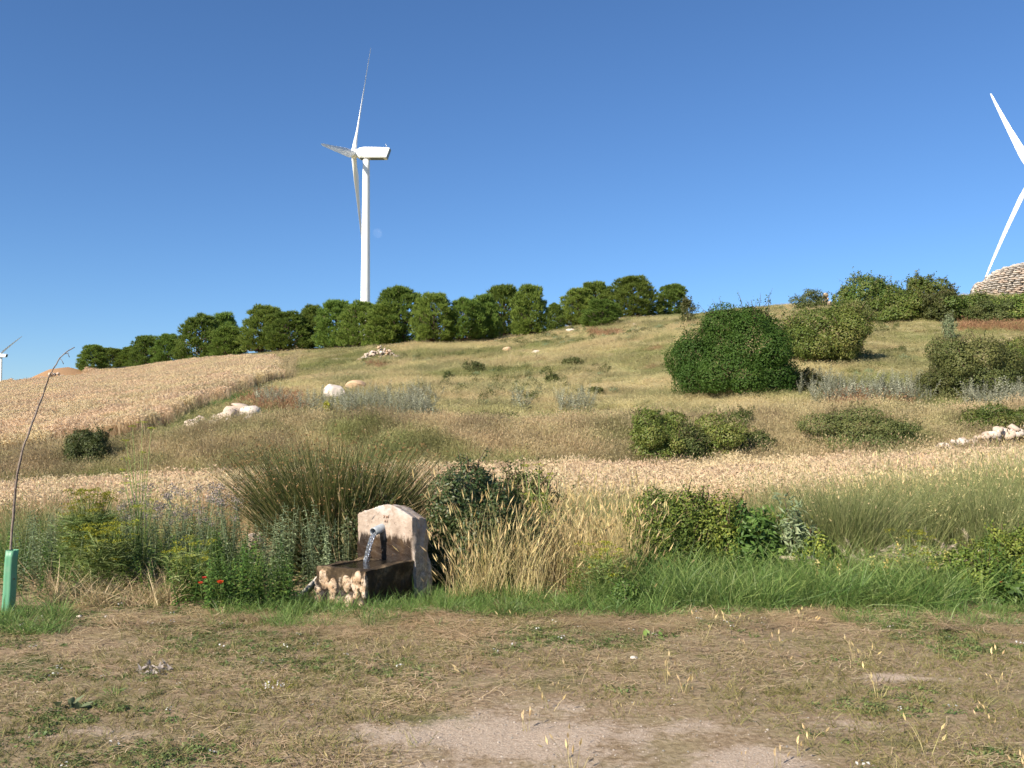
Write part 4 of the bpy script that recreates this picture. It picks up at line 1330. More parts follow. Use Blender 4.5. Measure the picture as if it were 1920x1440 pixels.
    at_ = me.attributes.new('lump', 'FLOAT', 'POINT'); at_.data.foreach_set('value', store['g'].astype(np.float32))
    tr = obj('trough', me, root)
    # water in the trough
    m, nt, out = new_mat('trough_water')
    p = nt.nodes.new('ShaderNodeBsdfPrincipled'); p.inputs['Base Color'].default_value = (.020, .016, .010, 1); p.inputs['Roughness'].default_value = .06
    p.inputs['IOR'].default_value = 1.33
    b = nt.nodes.new('ShaderNodeBump'); b.inputs['Strength'].default_value = .5; b.inputs['Distance'].default_value = .01
    nt.links.new(noise(nt, 24, 3, .5, world=False), b.inputs['Height']); nt.links.new(b.outputs[0], p.inputs['Normal']); nt.links.new(p.outputs[0], out.inputs[0])
    mb = MB(); mb.add([(-W2 + .05, -L + .05, .368), (W2 - .05, -L + .05, .368), (W2 - .05, -.02, .368), (-W2 + .05, -.02, .368)], None, [(0, 1, 2, 3)])
    obj('basin_water', mb.mesh('basin_water', [m]), tr)
    # spout pipe: hollow grey tube sloping out of the slab
    mp_ = solid('spout_pipe', (.34, .36, .37), .45, .4, [(14, (.24, .26, .28), .45, .7)])
    a0, a1 = np.array([-.075, .05, .680]), np.array([-.085, -.125, .640])
    ax = (a1 - a0) / np.linalg.norm(a1 - a0); s1 = np.cross(ax, [0, 0, 1.]); s1 /= np.linalg.norm(s1); s2 = np.cross(s1, ax)
    kk = 24; V = []
    for (c_, r_) in ((a0, .041), (a1, .041), (a1, .035), (a1 - ax * .1, .035)):
        for j in range(kk):
            q = j / kk * 6.28318; V.append(c_ + r_ * (math.cos(q) * s1 + math.sin(q) * s2))
    mb = MB(); mb.add(V, None, [(i * kk + j, i * kk + (j + 1) % kk, (i + 1) * kk + (j + 1) % kk, (i + 1) * kk + j) for i in range(3) for j in range(kk)])
    obj('spout', mb.mesh('spout', [mp_], True), root)
    # falling water
    m, nt, out = new_mat('falling_water')
    p = nt.nodes.new('ShaderNodeBsdfPrincipled')
    p.inputs['Base Color'].default_value = (.75, .80, .88, 1); p.inputs['Roughness'].default_value = .08; p.inputs['IOR'].default_value = 1.33; p.inputs['Transmission Weight'].default_value = .9
    tc = nt.nodes.new('ShaderNodeTexCoord'); mpn = nt.nodes.new('ShaderNodeMapping'); mpn.inputs['Scale'].default_value = (1, 1, .42); nt.links.new(tc.outputs['Object'], mpn.inputs[0])
    nz = noise(nt, 85, 3, .6, mpn.outputs[0])
    b = nt.nodes.new('ShaderNodeBump'); b.inputs['Strength'].default_value = 1.0; b.inputs['Distance'].default_value = .03
    nt.links.new(nz, b.inputs['Height']); nt.links.new(b.outputs[0], p.inputs['Normal'])
    fo = nt.nodes.new('ShaderNodeBsdfDiffuse'); fo.inputs[0].default_value = (.85, .87, .9, 1)
    mx = nt.nodes.new('ShaderNodeMixShader'); nt.links.new(maprange(nt, noise(nt, 110, 2, .6, mpn.outputs[0]), .60, .70), mx.inputs[0])
    nt.links.new(p.outputs[0], mx.inputs[1]); nt.links.new(fo.outputs[0], mx.inputs[2]); nt.links.new(mx.outputs[0], out.inputs[0])
    n = 34; t_ = np.linspace(0, 1, n)
    P = np.stack([-.085 - .022 * t_, -.085 - .135 * t_ ** .8, .635 - .33 * t_ ** 1.55], 1)
    kk = 20; V = []
    rg = np.random.default_rng(8)
    for i in range(n):
        for j in range(kk):
            q = j / kk * 6.28318
            r_ = (.026 + .004 * math.sin(3 * q + 1) + .004 * math.sin(5 * q + t_[i] * 6) + .004 * rg.normal() * t_[i]) * (1.0 + .10 * t_[i])
            V.append(P[i] + np.array([math.cos(q) * r_, math.sin(q) * r_ * .7, math.sin(q) * r_ * .5 * (1 - t_[i])]))
    mb = MB(); mb.add(V, [(0, j + 1, j) for j in range(1, kk - 1)], [(i * kk + j, i * kk + (j + 1) % kk, (i + 1) * kk + (j + 1) % kk, (i + 1) * kk + j) for i in range(n - 1) for j in range(kk)])
    obj('water_stream', mb.mesh('water_stream', [m], True), root)
    # overflow: grey slab leaning from the trough's left end down into the grass
    mb = MB(); mb.box((0, 0, 0), (.21, .055, .022))
    me = remeshed(mb, .012, 'overflow_slab', lambda V, N: V + N * (.006 * noise3(V, 14, 44))[:, None]); me.materials.append(M_LIMEG)
    o = obj('overflow_slab', me, root, loc=(-.43, -.60, .165)); o.rotation_euler = (0, R(-42), R(8))
fountain()

# ------------------------------------------------------------------ sapling in its tree guard
def sapling():
    b = gpix(14, 1151)
    d = b.y
    mt, nt, out = new_mat('guard_plastic')
    p = nt.nodes.new('ShaderNodeBsdfPrincipled'); p.inputs['Roughness'].default_value = .45
    tcn = nt.nodes.new('ShaderNodeTexCoord')
    nt.links.new(mixc(nt, maprange(nt, noise(nt, 9, 4, .6, tcn.outputs['Object']), .45, .75), (.17, .43, .25), (.26, .46, .30)), p.inputs['Base Color'])
    tl = nt.nodes.new('ShaderNodeBsdfTranslucent'); tl.inputs[0].default_value = (.18, .45, .26, 1)
    mx = nt.nodes.new('ShaderNodeMixShader'); mx.inputs[0].default_value = .3
    nt.links.new(p.outputs[0], mx.inputs[1]); nt.links.new(tl.outputs[0], mx.inputs[2]); nt.links.new(mx.outputs[0], out.inputs[0])
    H = .545; kk = 36
    out_p = []
    for j in range(kk):
        q = j / kk * 6.28318
        out_p.append((.052 + .0035 * math.cos(6 * q)) * np.array([math.cos(q), math.sin(q), 0]))
    out_p = np.array(out_p)
    zs = np.linspace(-.03, H, 10); V = []
    for z in zs:
        V.append(out_p * (1 + .02 * math.sin(z * 9)) + np.array([.030 * z / H + .004 * math.sin(z * 11), 0, z]))
    for z in zs[::-1]:
        V.append(out_p * .95 + np.array([.030 * z / H + .004 * math.sin(z * 11), 0, z]))
    V = np.concatenate(V); nn = len(zs) * 2
    mb = MB(); mb.add(V, None, [(i * kk + j, i * kk + (j + 1) % kk, (i + 1) * kk + (j + 1) % kk, (i + 1) * kk + j) for i in range(nn - 1) for j in range(kk)])
    root = tag(obj('tree_guard', None, loc=b), 'pale green plastic tree guard tube standing at the left edge', 'tree guard')
    obj('tube', mb.mesh('tube', [mt], True), root)
    mb = MB(); mb.tube([(.058, -.02, .30), (.066, -.028, .30)], .006, 8)
    obj('rivet', mb.mesh('rivet', [M_TWIG]), root)
    # the bare sapling leaning right out of the tube
    path = [(16, 1140), (18, 1060), (22, 1000), (27, 945), (30, 905), (36, 870), (46, 832), (60, 795), (71, 765), (82, 738), (88, 718), (92, 705), (101, 690), (112, 672), (126, 659), (140, 651)]
    P = np.array([np.array(pt(px_, py_, d + .05 * math.sin(i * .9))) for i, (px_, py_) in enumerate(path)])
    P[0] = (b.x + .005, b.y, b.z + .01)
    root = tag(obj('sapling', None, loc=b), 'thin bare sapling stem leaning right out of the green tree guard', 'sapling')
    rad = np.linspace(.0125, .0035, len(P))
    t = np.linspace(0, 1, len(P)); tt = np.linspace(0, 1, 70)
    PP = np.stack([np.interp(tt, t, P[:, i]) for i in range(3)], 1); PP += np.stack([vnoise(tt * 40, tt * 0, 1, 4, 2), vnoise(tt * 40, tt * 0 + 9, 1, 5, 2), 0 * tt], 1) * .004
    mb = MB(); mb.tube(PP - np.array(b), np.interp(tt, t, rad) * (1 + .12 * vnoise(tt * 60, tt * 0, 1, 8, 1)), 8)
    m_stem = solid('sapling_bark', (.24, .19, .155), .8, .2, [(40, (.15, .11, .09), .45, .65)])
    obj('stem', mb.mesh('stem', [m_stem], True), root)
    for (px_, py_, dx, dz) in ((124, 660, .03, -.045), (112, 672, .035, -.05), (118, 664, .05, .01), (92, 705, -.02, .01)):
        a = np.array(pt(px_, py_, d)) - np.array(b)
        mb = MB(); mb.tube([a, a + np.array([dx * .5, 0, dz * .3]), a + np.array([dx, .0, dz])], [.003, .002, .0035], 5)
        obj('dry_bud', mb.mesh('dry_bud', [m_stem]), root)
sapling()

# ------------------------------------------------------------------ plants of the near bank
def at_px(px, d, dz=0.0):
    x = (px - 960) / F * d
    return Vector((x, d, h1(x, d) + dz))

def rush_clump():
    rng = np.random.default_rng(77)
    c = at_px(628, 10.5)
    root = tag(obj('rush_clump', None, loc=c), 'large spiky clump of rushes fanning out behind the fountain', 'rush clump')
    def stems(n, L0, L1, spread, width, bend, mat, nm, rad=(.42, .25), droop=.8):
        ang = rng.uniform(0, 6.283, n); rr = np.sqrt(rng.random(n))
        base = np.stack([rad[0] * rr * np.cos(ang), rad[1] * rr * np.sin(ang), np.full(n, -.03)], 1)
        d = np.stack([base[:, 0] / rad[0] * spread + rng.normal(0, .17, n), base[:, 1] / rad[1] * spread * .7 + rng.normal(0, .15, n), np.ones(n)], 1)
        d /= np.linalg.norm(d, axis=1)[:, None]
        L = rng.uniform(L0, L1, n) * (1 - .10 * rr)
        V, T, Q, r, tips = blades(base, d, L, width, bend * rng.uniform(.1, 1, n), rng, droop=droop)
        mb = MB(); mb.add(V, T, Q, r)
        tag(obj(nm, mb.mesh(nm, [mat]), root), kind='stuff')
        return tips, d
    tips, dd = stems(4200, 1.05, 1.85, .56, .0088, .30, M_RUSH, 'green_stems')
    stems(420, 1.0, 1.75, .85, .006, .55, M_DRY, 'dry_stems')
    P = tips[::3] - dd[::3] * .12
    V, T, r = leaves_mesh(np.repeat(P, 3, 0) + rng.normal(0, .008, (len(P) * 3, 3)), rand_unit(len(P) * 3, rng), .028, .012, rng)
    mb = MB(); mb.add(V, T, None, r)
    tag(obj('seed_heads', mb.mesh('seed_heads', [foliage('rush_seed_heads', [(.14, .085, .03), (.22, .14, .05), (.28, .19, .08)], .2)]), root), kind='stuff')
rush_clump()

def green_rush(px, d, hgt, n, rad, label, seed):
    rng = np.random.default_rng(seed)
    root = tag(obj('grass_clump', None, loc=at_px(px, d)), label, 'grass clump')
    ang = rng.uniform(0, 6.283, n); rr = np.sqrt(rng.random(n))
    base = np.stack([rad * rr * np.cos(ang), rad * .6 * rr * np.sin(ang), np.full(n, -.03)], 1)
    d_ = np.stack([base[:, 0] / rad * .5 + rng.normal(0, .16, n), base[:, 1] / rad * .4 + rng.normal(0, .14, n), np.ones(n)], 1)
    d_ /= np.linalg.norm(d_, axis=1)[:, None]
    V, T, Q, r, tips = blades(base, d_, hgt * rng.uniform(.55, 1.0, n), .0055, .45 * rng.uniform(.1, 1, n), rng)
    mb = MB(); mb.add(V, T, Q, r)
    tag(obj('blades', mb.mesh('blades', [M_FINE]), root), kind='stuff')
    k = rng.choice(n, n // 7, replace=False)
    V, T, r = leaves_mesh(np.repeat(tips[k], 4, 0) + rng.normal(0, .012, (len(k) * 4, 3)), np.repeat(d_[k], 4, 0) + rng.normal(0, .5, (len(k) * 4, 3)), .03, .008, rng)
    mb = MB(); mb.add(V, T, None, r)
    tag(obj('seed_heads', mb.mesh('seed_heads', [M_DRY]), root), kind='stuff')
green_rush(1580, 10.4, 1.28, 1900, .34, 'tall fine green grass clump fanning out right of the grey thistle', 91)
green_rush(1690, 10.9, 1.15, 1300, .32, 'grey-green grass clump behind the tallest yellow flower spike', 92)
green_rush(1835, 10.8, 1.2, 1400, .36, 'pale grass clump behind the yellow-green flowering weed', 93)

def near_bush(nm, px, d, top_py, hw, mat, n, leaf, label, seed, cat='bush', depth=.5, sprigs=30, lobes=26, leafw=.55):
    g = at_px(px, d, -.02)
    return bush(nm, g, pt(px, top_py, d).z - g.z, hw / F * d, depth, mat, label, cat, n=n, leaf=leaf, seed=seed, sprigs=sprigs, lobes=lobes, leafw=leafw)
near_bush('bramble_bush', 890, 9.75, 868, 112, M_BRAM, 22000, .042, 'dark bramble bush just right of the fountain slab', 61, depth=.55, sprigs=60)
near_bush('bramble_bush', 985, 10.9, 872, 62, M_BUSHD, 6000, .042, 'lighter bramble at the right end of the dark bramble bush', 62, depth=.4, sprigs=40)
near_bush('bramble_bush', 690, 10.0, 905, 75, M_BRAM, 9000, .040, 'dark bramble under the rush clump directly behind the fountain', 63, depth=.35)
near_bush('rose_bush', 1262, 9.75, 903, 88, M_YWEED, 12000, .036, 'yellow-green rose bush behind the green grass right of the dry stalks', 64, depth=.45, sprigs=36)
near_bush('rose_bush', 1340, 9.9, 918, 70, M_YWEED, 8000, .036, 'bright green rose bush between the yellow-green one and the broad-leaved plant', 73, depth=.4, sprigs=36)
near_bush('thistle_plant', 1405, 9.8, 935, 64, M_WEED, 2600, .095, 'dark broad-leaved plant between the rose bush and the grey thistle', 65, 'plant', .4, 14, 20, .35)
near_bush('rose_bush', 1445, 10.3, 945, 72, M_YWEED, 6000, .04, 'small rose bush behind the dark broad-leaved plant', 66, depth=.4, sprigs=30)
near_bush('thistle_plant', 1490, 9.7, 948, 32, M_GREY, 700, .10, 'grey thistle with pale stems right of the dark broad-leaved plant', 67, 'plant', .2, 16, 12, .25)
near_bush('rose_bush', 1530, 9.6, 1000, 46, M_YWEED, 3500, .036, 'low rose bush below the grey thistle', 68, depth=.3)
near_bush('flowering_weed', 1800, 9.1, 1025, 70, M_YWEED, 7000, .034, 'yellow-green flowering weed in the grass near the right edge', 69, 'plant', .35, 40)
near_bush('flowering_weed', 1900, 9.3, 985, 70, M_YWEED, 8000, .036, 'tall yellow-green weed at the right edge', 70, 'plant', .4, 40)
near_bush('dock_plant', 1885, 8.75, 1075, 52, M_WEED, 1800, .075, 'dark leafy plant at the grass edge in the right corner', 71, 'plant', .25, 12)
near_bush('green_weed', 1180, 8.45, 1080, 42, M_WEED, 4200, .026, 'dark green weed clump at the edge of the trodden earth', 72, 'plant', .2, 26)

def fennel(px, d, top_py, hw, label, n_umb, seed, bushy=.6):
    rng = np.random.default_rng(seed)
    g = at_px(px, d)
    H = pt(px, top_py, d).z - g.z; hwm = hw / F * d
    root = tag(obj('fennel_plant', None, loc=g), label, 'fennel')
    sb, ub = MB(), MB()
    for i in range(n_umb):
        a = rng.uniform(0, 6.283); r_ = math.sqrt(rng.random()) * hwm
        z = H * (1 - (1 - .38) * rng.random() ** 1.2) if i else H
        if i == 0: r_ = 0
        t = np.array([r_ * math.cos(a), r_ * math.sin(a) * .6, z]); b0 = np.array([rng.normal(0, hwm * .12), rng.normal(0, hwm * .1), -.02])
        sb.tube([b0, b0 * .4 + t * .6 - np.array([t[0] * .25, t[1] * .25, 0]), t], [.0055, .004, .002], 4)
        R_ = rng.uniform(.032, .065)
        for q in range(13):
            aa = q * 2.4; rr = R_ * math.sqrt((q + .5) / 13)
            p = t + np.array([rr * math.cos(aa), rr * math.sin(aa), .03 - rr * .25 + rng.normal(0, .003)])
            ub.add([t - [.0006, 0, 0], t + [.0006, 0, 0], p], [(0, 1, 2)], None, .1)
            for _ in range(3):
                V, T, r = leaves_mesh((p + rng.normal(0, .004, 3))[None], np.array([[0, 0, 1.0]]) + rng.normal(0, .5, (1, 3)), .014, .011, rng)
                ub.add(V, T, None, r)
    n = int(260 * bushy * n_umb / 10)
    P = np.stack([rng.normal(0, hwm * .5, n), rng.normal(0, hwm * .35, n), H * rng.uniform(.05, .75, n)], 1)
    V, T, Q, r, _ = blades(P, rand_unit(n, rng) * np.array([1, 1, .5]) + np.array([0, 0, .5]), .10, .006, .5, rng)
    fb = MB(); fb.add(V, T, Q, r)
    obj('stems', sb.mesh('stems', [M_FENST]), root)['kind'] = 'stuff'
    obj('flower_umbels', ub.mesh('flower_umbels', [M_FENNEL]), root)['kind'] = 'stuff'
    obj('feathery_leaves', fb.mesh('feathery_leaves', [M_FENST]), root)['kind'] = 'stuff'
fennel(172, 9.2, 922, 46, 'bright yellow-green fennel clump left of the poppies', 130, 501, 1.6)
fennel(210, 8.9, 985, 44, 'lower fennel clump just right of the bright one', 70, 502, 1.6)
fennel(268, 9.4, 795, 62, 'tall single fennel stalk with open branches above the left weeds', 16, 503, .3)
fennel(1010, 10.0, 875, 34, 'fennel with yellow umbels at the right end of the dark bramble', 22, 504, .5)
fennel(360, 8.8, 1010, 50, 'low fennel growing right above the poppies', 26, 505, 1.2)
fennel(1130, 8.9, 1020, 50, 'small yellow-green fennel in the foot of the dry stalks', 22, 506, 1.2)
fennel(1700, 9.0, 1000, 60, 'thin fennel among the green grass near the right edge', 16, 507, .8)

def leafy_stem(seed, h, mat, leaf, gap, lw=.4, tops=None, droop=.2):
    rng = np.random.default_rng(seed)
    mb = MB(); tb = MB()
    k = 1
    bend = rng.normal(0, .08, 2)
    ctr = lambda t: np.array([bend[0] * h * t * t, bend[1] * h * t * t, h * t])
    mb.tube([ctr(t) for t in (0, .35, .7, 1)], [.004, .0035, .003, .0015], 4, .2)
    n = int(h / gap)
    for i in range(n):
        t = (i + 1.5) / (n + 1.5)
        for q in (0, 1):
            a = i * 1.57 + q * math.pi + rng.normal(0, .25)
            d = np.array([math.cos(a), math.sin(a), rng.uniform(.1, .7) - droop])
            L = leaf * (1.1 - .65 * t) * rng.uniform(.8, 1.2)
            p = ctr(t); s = np.cross(d, [0, 0, 1.0]); s /= np.linalg.norm(s)
            m_ = p + d * L * .5
            e = p + d * L + np.array([0, 0, -.3 * L])
            mb.add([p, m_ + s * L * lw * .5, e, m_ - s * L * lw * .5], [(0, 1, 2), (0, 2, 3)], None, rng.random() * .7 + .3 * t)
    me_m = [mat]
    if tops is not None:
        me_m.append(tops)
    me = mb.mesh('stem', me_m)
    if tops is not None:           # flower heads: extra faces with the second material
        n0 = len(me.polygons)
        V0, T0, r0 = mesh_arrays(me)
        P = ctr(1.0) + rng.normal(0, .022, (40, 3)) * np.array([1, 1, .9])
        V, T, r = leaves_mesh(P, rand_unit(40, rng), .018, .012, rng)
        Vn = np.concatenate([V0, V]); Tn = np.concatenate([T0, T + len(V0)])
        me = mesh_np('stem', Vn, [Tn], me_m, np.concatenate([r0, r]), False, np.concatenate([np.zeros(len(T0)), np.ones(len(T))]))
    return me

def pts(*regs):
    """regions: (px0, px1, d0, d1, density)"""
    xs, ds = [], []
    for (a, b, c, e, n) in regs:
        x, d, _ = sample(a, b, c, e, n); xs.append(x); ds.append(d)
    return np.concatenate(xs), np.concatenate(ds)

NOT_F = lambda x, y: ~((np.abs((x + 1.17) * .866 - (y - 9.0) * .5 + .02) < .36) & (np.abs((x + 1.17) * .5 + (y - 9.0) * .866 + .22) < .52))
def scat(name, regs, protos, label, cat, s0, s1, tilt=.1, clump=None):
    x, y = pts(*regs)
    k = NOT_F(x, y)
    if clump: k &= vnoise(x, y, clump[0], clump[1], 2) > clump[2]
    x, y = x[k], y[k]
    return scatter(name, on_ground(x, y), protos, label, cat, RNG.uniform(s0, s1, len(x)), None, tilt)

# grey-green mint-like stems left of the fountain, and further left
gs = [leafy_stem(s, .62 + .07 * (s % 3), M_GREY, .075, .036) for s in range(600, 605)]
scat('grey_leafed_weeds', [(480, 662, 9.25, 10.3, 62), (40, 170, 8.9, 10.2, 40), (590, 668, 8.95, 9.4, 40)], gs, 'grey-green leafy weed stems between the poppies and the fountain', 'weeds', .85, 1.2, .12)
ls = [leafy_stem(s, .66 + .06 * (s % 3), M_GREY, .06, .034, tops=M_LAV) for s in range(610, 615)]
scat('dusty_flowered_weeds', [(235, 450, 9.5, 11.2, 40), (420, 520, 10, 11, 20)], ls, 'grey weeds with dusty mauve flower tops behind the poppies', 'weeds', .85, 1.2, .12)
ws = [leafy_stem(s, .42 + .06 * (s % 3), M_WEED, .065, .03, .5) for s in range(620, 625)]
scat('green_leafed_weeds', [(0, 480, 8.7, 11.5, 34), (330, 545, 8.25, 9.1, 95), (430, 570, 8.15, 8.5, 50), (660, 800, 9.6, 10.6, 30), (1180, 1560, 9.0, 10.0, 22), (1820, 2000, 8.5, 10.5, 40)], ws,
     'dark green leafy weeds filling the foot of the bank', 'weeds', .6, 1.15, .2)
ys = [leafy_stem(s, .36 + .05 * (s % 3), M_YWEED, .045, .024, .5) for s in range(630, 634)]
scat('yellow_green_weeds', [(120, 330, 8.7, 10, 40), (380, 560, 8.4, 9.0, 30), (1060, 1200, 8.6, 9.5, 30), (1480, 1960, 8.7, 10.0, 26)], ys, 'yellow-green weeds mixed through the bank', 'weeds', .7, 1.2, .2)
# green grass
gg = [tuft(M_GREEN, 30, .34 + .05 * s, .30, .07, .0062, .65, 0, seed=640 + s, lean=(.12, -.05)) for s in range(5)]
scat('long_green_grass', [(1210, 1780, 8.30, 9.7, 125), (1100, 1230, 8.5, 9.4, 60), (1740, 2000, 8.6, 9.4, 60)], gg, 'lush long green grass right of the fountain', 'grass', .65, 1.15, .1)
sg = [tuft(M_GREEN, 22, .15 + .03 * s, .42, .06, .0052, .6, 0, seed=650 + s) for s in range(4)]
scat('short_green_grass', [(540, 1240, 8.02, 8.75, 130), (600, 1000, 8.7, 9.2, 60), (400, 700, 8.0, 8.4, 80), (0, 130, 7.3, 8.2, 120), (60, 330, 8.4, 9.2, 50), (1230, 1960, 8.0, 8.4, 50)], sg,
     'short green grass along the edge of the trodden earth', 'grass', .6, 1.2, .15)
scat('verge_grass_clumps', [(380, 2000, 7.55, 8.35, 90)], sg, 'scattered green grass clumps creeping out over the hay at the verge', 'grass', .4, .9, .2, (1.3, 55, .12))
fg = [tuft(M_FINE, 34, .80 + .06 * s, .20, .10, .0045, .40, 6, .7, seed=660 + s, headl=.045, headw=.005) for s in range(4)]
scat('fine_tall_grass', [(1480, 2000, 10.0, 12.9, 36), (1560, 1680, 9.9, 10.8, 60), (1040, 1480, 10.8, 12.8, 18), (0, 420, 10.8, 12.6, 20), (700, 1000, 11.4, 12.6, 10)], fg,
     'fine tall grey-green grass along the lower wheat', 'grass', .75, 1.12, .12)
scat('tall_grey_grass', [(1640, 2010, 11.4, 13.6, 26), (1420, 1640, 11.2, 12.6, 14), (1820, 2010, 13, 15, 16)], [tuft(M_FINE, 30, .98 + .06 * s_, .16, .12, .0045, .35, 7, .75, seed=665 + s_, headl=.05, headw=.005) for s_ in range(4)] + [tuft(M_DRY, 16, 1.0, .16, .1, .0045, .3, 12, .85, seed=669, headl=.07, headw=.008)],
     'tall grey-green grass in seed in front of the wheat at the right', 'grass', .85, 1.2, .12)
ds_ = [tuft(M_DRY, 20, .72 + .06 * s, .22, .08, .0040, .30, 13, .72, seed=670 + s, headl=.10, headw=.0062, hvar=.5) for s in range(5)]
scat('dry_seeding_grass', [(985, 1190, 8.95, 10.6, 66), (850, 1010, 8.7, 9.15, 50), (1180, 1240, 9.3, 10.6, 20), (830, 900, 8.6, 8.9, 30), (640, 700, 9.3, 9.8, 16)], ds_,
     'tall straw-coloured seeding grass between the bramble and the green grass', 'grass', .75, 1.18, .14)
db = [tuft(M_STRAW, 26, .30 + .05 * s, .42, .09, .0055, .7, 0, seed=680 + s) for s in range(4)]
scat('brown_dead_grass', [(90, 330, 8.35, 9.3, 60), (240, 330, 8.5, 9.6, 50), (1540, 1700, 9.2, 9.8, 30)], db, 'flattened brown dead grass between the fennel and the poppies', 'grass', .6, 1.1, .3)

def feather_proto(seed):
    rng = np.random.default_rng(seed); mb = MB()
    for k in range(9):
        a = rng.normal(math.pi, .9); L = rng.uniform(.35, .6)
        d = np.array([math.cos(a) * .8, math.sin(a) * .4, rng.uniform(.5, 1.0)]); d /= np.linalg.norm(d)
        P = [d * L * t + np.array([0, 0, -.22 * L * t ** 2.5]) + np.array([math.cos(a), math.sin(a), 0]) * .2 * L * t ** 2 for t in np.linspace(0, 1, 5)]
        mb.tube(P, [.002, .002, .0018, .0015, .001], 3, .2)
        ax = P[-1] - P[-2]; ax /= np.linalg.norm(ax)
        n = 46
        b = P[-1] + ax * rng.uniform(-.10, .04, n)[:, None]
        dd = ax + rng.normal(0, .28, (n, 3)); dd /= np.linalg.norm(dd, axis=1)[:, None]
        V, T, Q, r, _ = blades(b, dd, .055, .0035, .2, rng); mb.add(V, T, Q, r * .5 + .5)
    return mb.mesh('feather', [M_FEATH])
scat('feathery_seed_grass', [(1565, 1665, 9.1, 9.6, 26), (1725, 1830, 9.4, 10.0, 30), (1690, 1740, 9.2, 9.6, 10)], [feather_proto(s) for s in range(690, 694)],
     'pale feathery seed heads bending over the grass near the right edge', 'grass', .85, 1.2, .1)

# silvery plants on the hill
sv = [leafy_stem(s, .50 + .06 * (s % 3), M_SAGE, .085, .04, .4, droop=-.3) for s in range(700, 705)]
def sage(regs, label, seed):
    xs, ys = [], []
    for (px0, px1, py0, py1, n) in regs:
        r2 = random.Random(seed + px0)
        for _ in range(n):
            g = gpix(r2.uniform(px0, px1), r2.uniform(py0, py1)); xs.append(g.x); ys.append(g.y)
    x, y = np.array(xs), np.array(ys)
    scatter('silvery_weeds', on_ground(x, y), sv, label, 'weeds', RNG.uniform(.55, 1.35, len(x)), None, .32)
sage([(640, 745, 752, 778, 190), (745, 812, 758, 782, 130), (560, 640, 760, 775, 70), (770, 825, 742, 752, 40)], 'silvery grey weeds around the white boulder', 1)
sage([(480, 540, 748, 768, 70)], 'silvery grey weeds right of the rock outcrop', 2)
sage([(1040, 1110, 756, 778, 80), (958, 990, 760, 772, 20)], 'silvery grey weeds in the middle of the slope', 3)
sage([(1520, 1745, 728, 762, 420), (1500, 1560, 722, 745, 60)], 'silvery grey weeds right of the big rounded bush', 4)
sage([(1815, 1960, 735, 775, 330)], 'silvery grey weeds in front of the wide olive bush', 5)
# greener and redder patches in the hill grass
x, y = [], []
for (px0, px1, py0, py1, n) in ((440, 560, 738, 775, 150), (1105, 1165, 622, 632, 70), (1560, 1700, 745, 770, 60), (690, 720, 682, 690, 20), (1800, 1920, 606, 622, 120)):
    r2 = random.Random(px0)
    for _ in range(n):
        g = gpix(r2.uniform(px0, px1), r2.uniform(py0, py1)); x.append(g.x); y.append(g.y)
M_RUST = foliage('rusty_grass', [(.26, .13, .07), (.34, .19, .10), (.40, .25, .14)], .3, .6, .2)
scatter('rusty_dry_grass', on_ground(np.array(x), np.array(y)), [tuft(M_RUST, 40, .34, .3, .2, .010, .4, 8, .8, 720 + s) for s in range(3)], 'rusty brown patches in the hillside grass', 'grass', RNG.uniform(.8, 1.3, len(x)), None, .1)

# low scrub dotted over the hill
xs, ys, pxs = sample(420, 2100, 26, 82, 1.3)
kk = (vnoise(xs, ys, .14, 131, 3) > .04) & ~in_upper(pxs, ys)
def cushion(seed, mat, n, rad, hgt, leaf):
    rng = np.random.default_rng(seed); mb = MB()
    v = rand_unit(n, rng); v[:, 2] = np.abs(v[:, 2])
    P = v * np.array([rad, rad, hgt]) * (rng.uniform(.5, 1, n) ** .5)[:, None] * (1 + .25 * np.sin(v[:, :1] * 7 + seed) * np.cos(v[:, 1:2] * 5))
    V, T, r = leaves_mesh(P, v + rng.normal(0, .4, (n, 3)), leaf, leaf * .45, rng); mb.add(V, T, None, r)
    return mb.mesh('cushion', [mat])
scatter('hillside_low_scrub', on_ground(xs[kk], ys[kk]), [cushion(900, M_BUSHD, 260, .30, .26, .06), cushion(901, M_GREY, 220, .26, .22, .06), cushion(902, M_BUSHD, 200, .22, .30, .06), tuft(M_BUSHD, 60, .34, .4, .16, .012, .4, 0, seed=903)],
        'small olive and grey scrub cushions dotted through the hillside grass', 'scrub', RNG.uniform(.45, 1.15, kk.sum()), None, .1)

# poppies and other single flowers
def poppy(px, py, d, label, rad=.026):
    c = pt(px, py, d)
    g = Vector((c.x, c.y + .01, h1(c.x, c.y)))
    root = tag(obj('poppy', None, loc=g), label, 'poppy', 'poppies in the weeds')
    top = np.array(c - g)
    mb = MB(); mb.tube([(0, 0, 0), (.01, 0, top[2] * .5), top], [.002, .002, .0015], 5, .3)
    obj('stem', mb.mesh('stem', [M_FENST]), root)
    rng = np.random.default_rng(int(px))
    for q in range(4):
        a = q * math.pi / 2 + .3; V = []; k = 5
        for i in range(k):
            for j in range(k):
                u = (i / (k - 1) - .5) * 1.5; v = j / (k - 1)
                rr = rad * (v ** .7); aa = a + u * (1.05 if v > 0 else 0)
                V.append(top + np.array([rr * math.cos(aa), rr * math.sin(aa) * .9 - .004, rad * (.75 * v ** 2 - .1) + rng.normal(0, .0016) * v]))
        mb = MB(); mb.add(V, None, [(i * k + j, i * k + j + 1, (i + 1) * k + j + 1, (i + 1) * k + j) for i in range(k - 1) for j in range(k - 1)], .2 + .2 * q)
        obj('petal', mb.mesh('petal', [M_RED], True), root)
    mb = MB(); mb.tube([top, top + np.array([0, -.004, .012])], [.005, .004], 8, .1)
    obj('flower_centre', mb.mesh('flower_centre', [M_TWIG]), root)
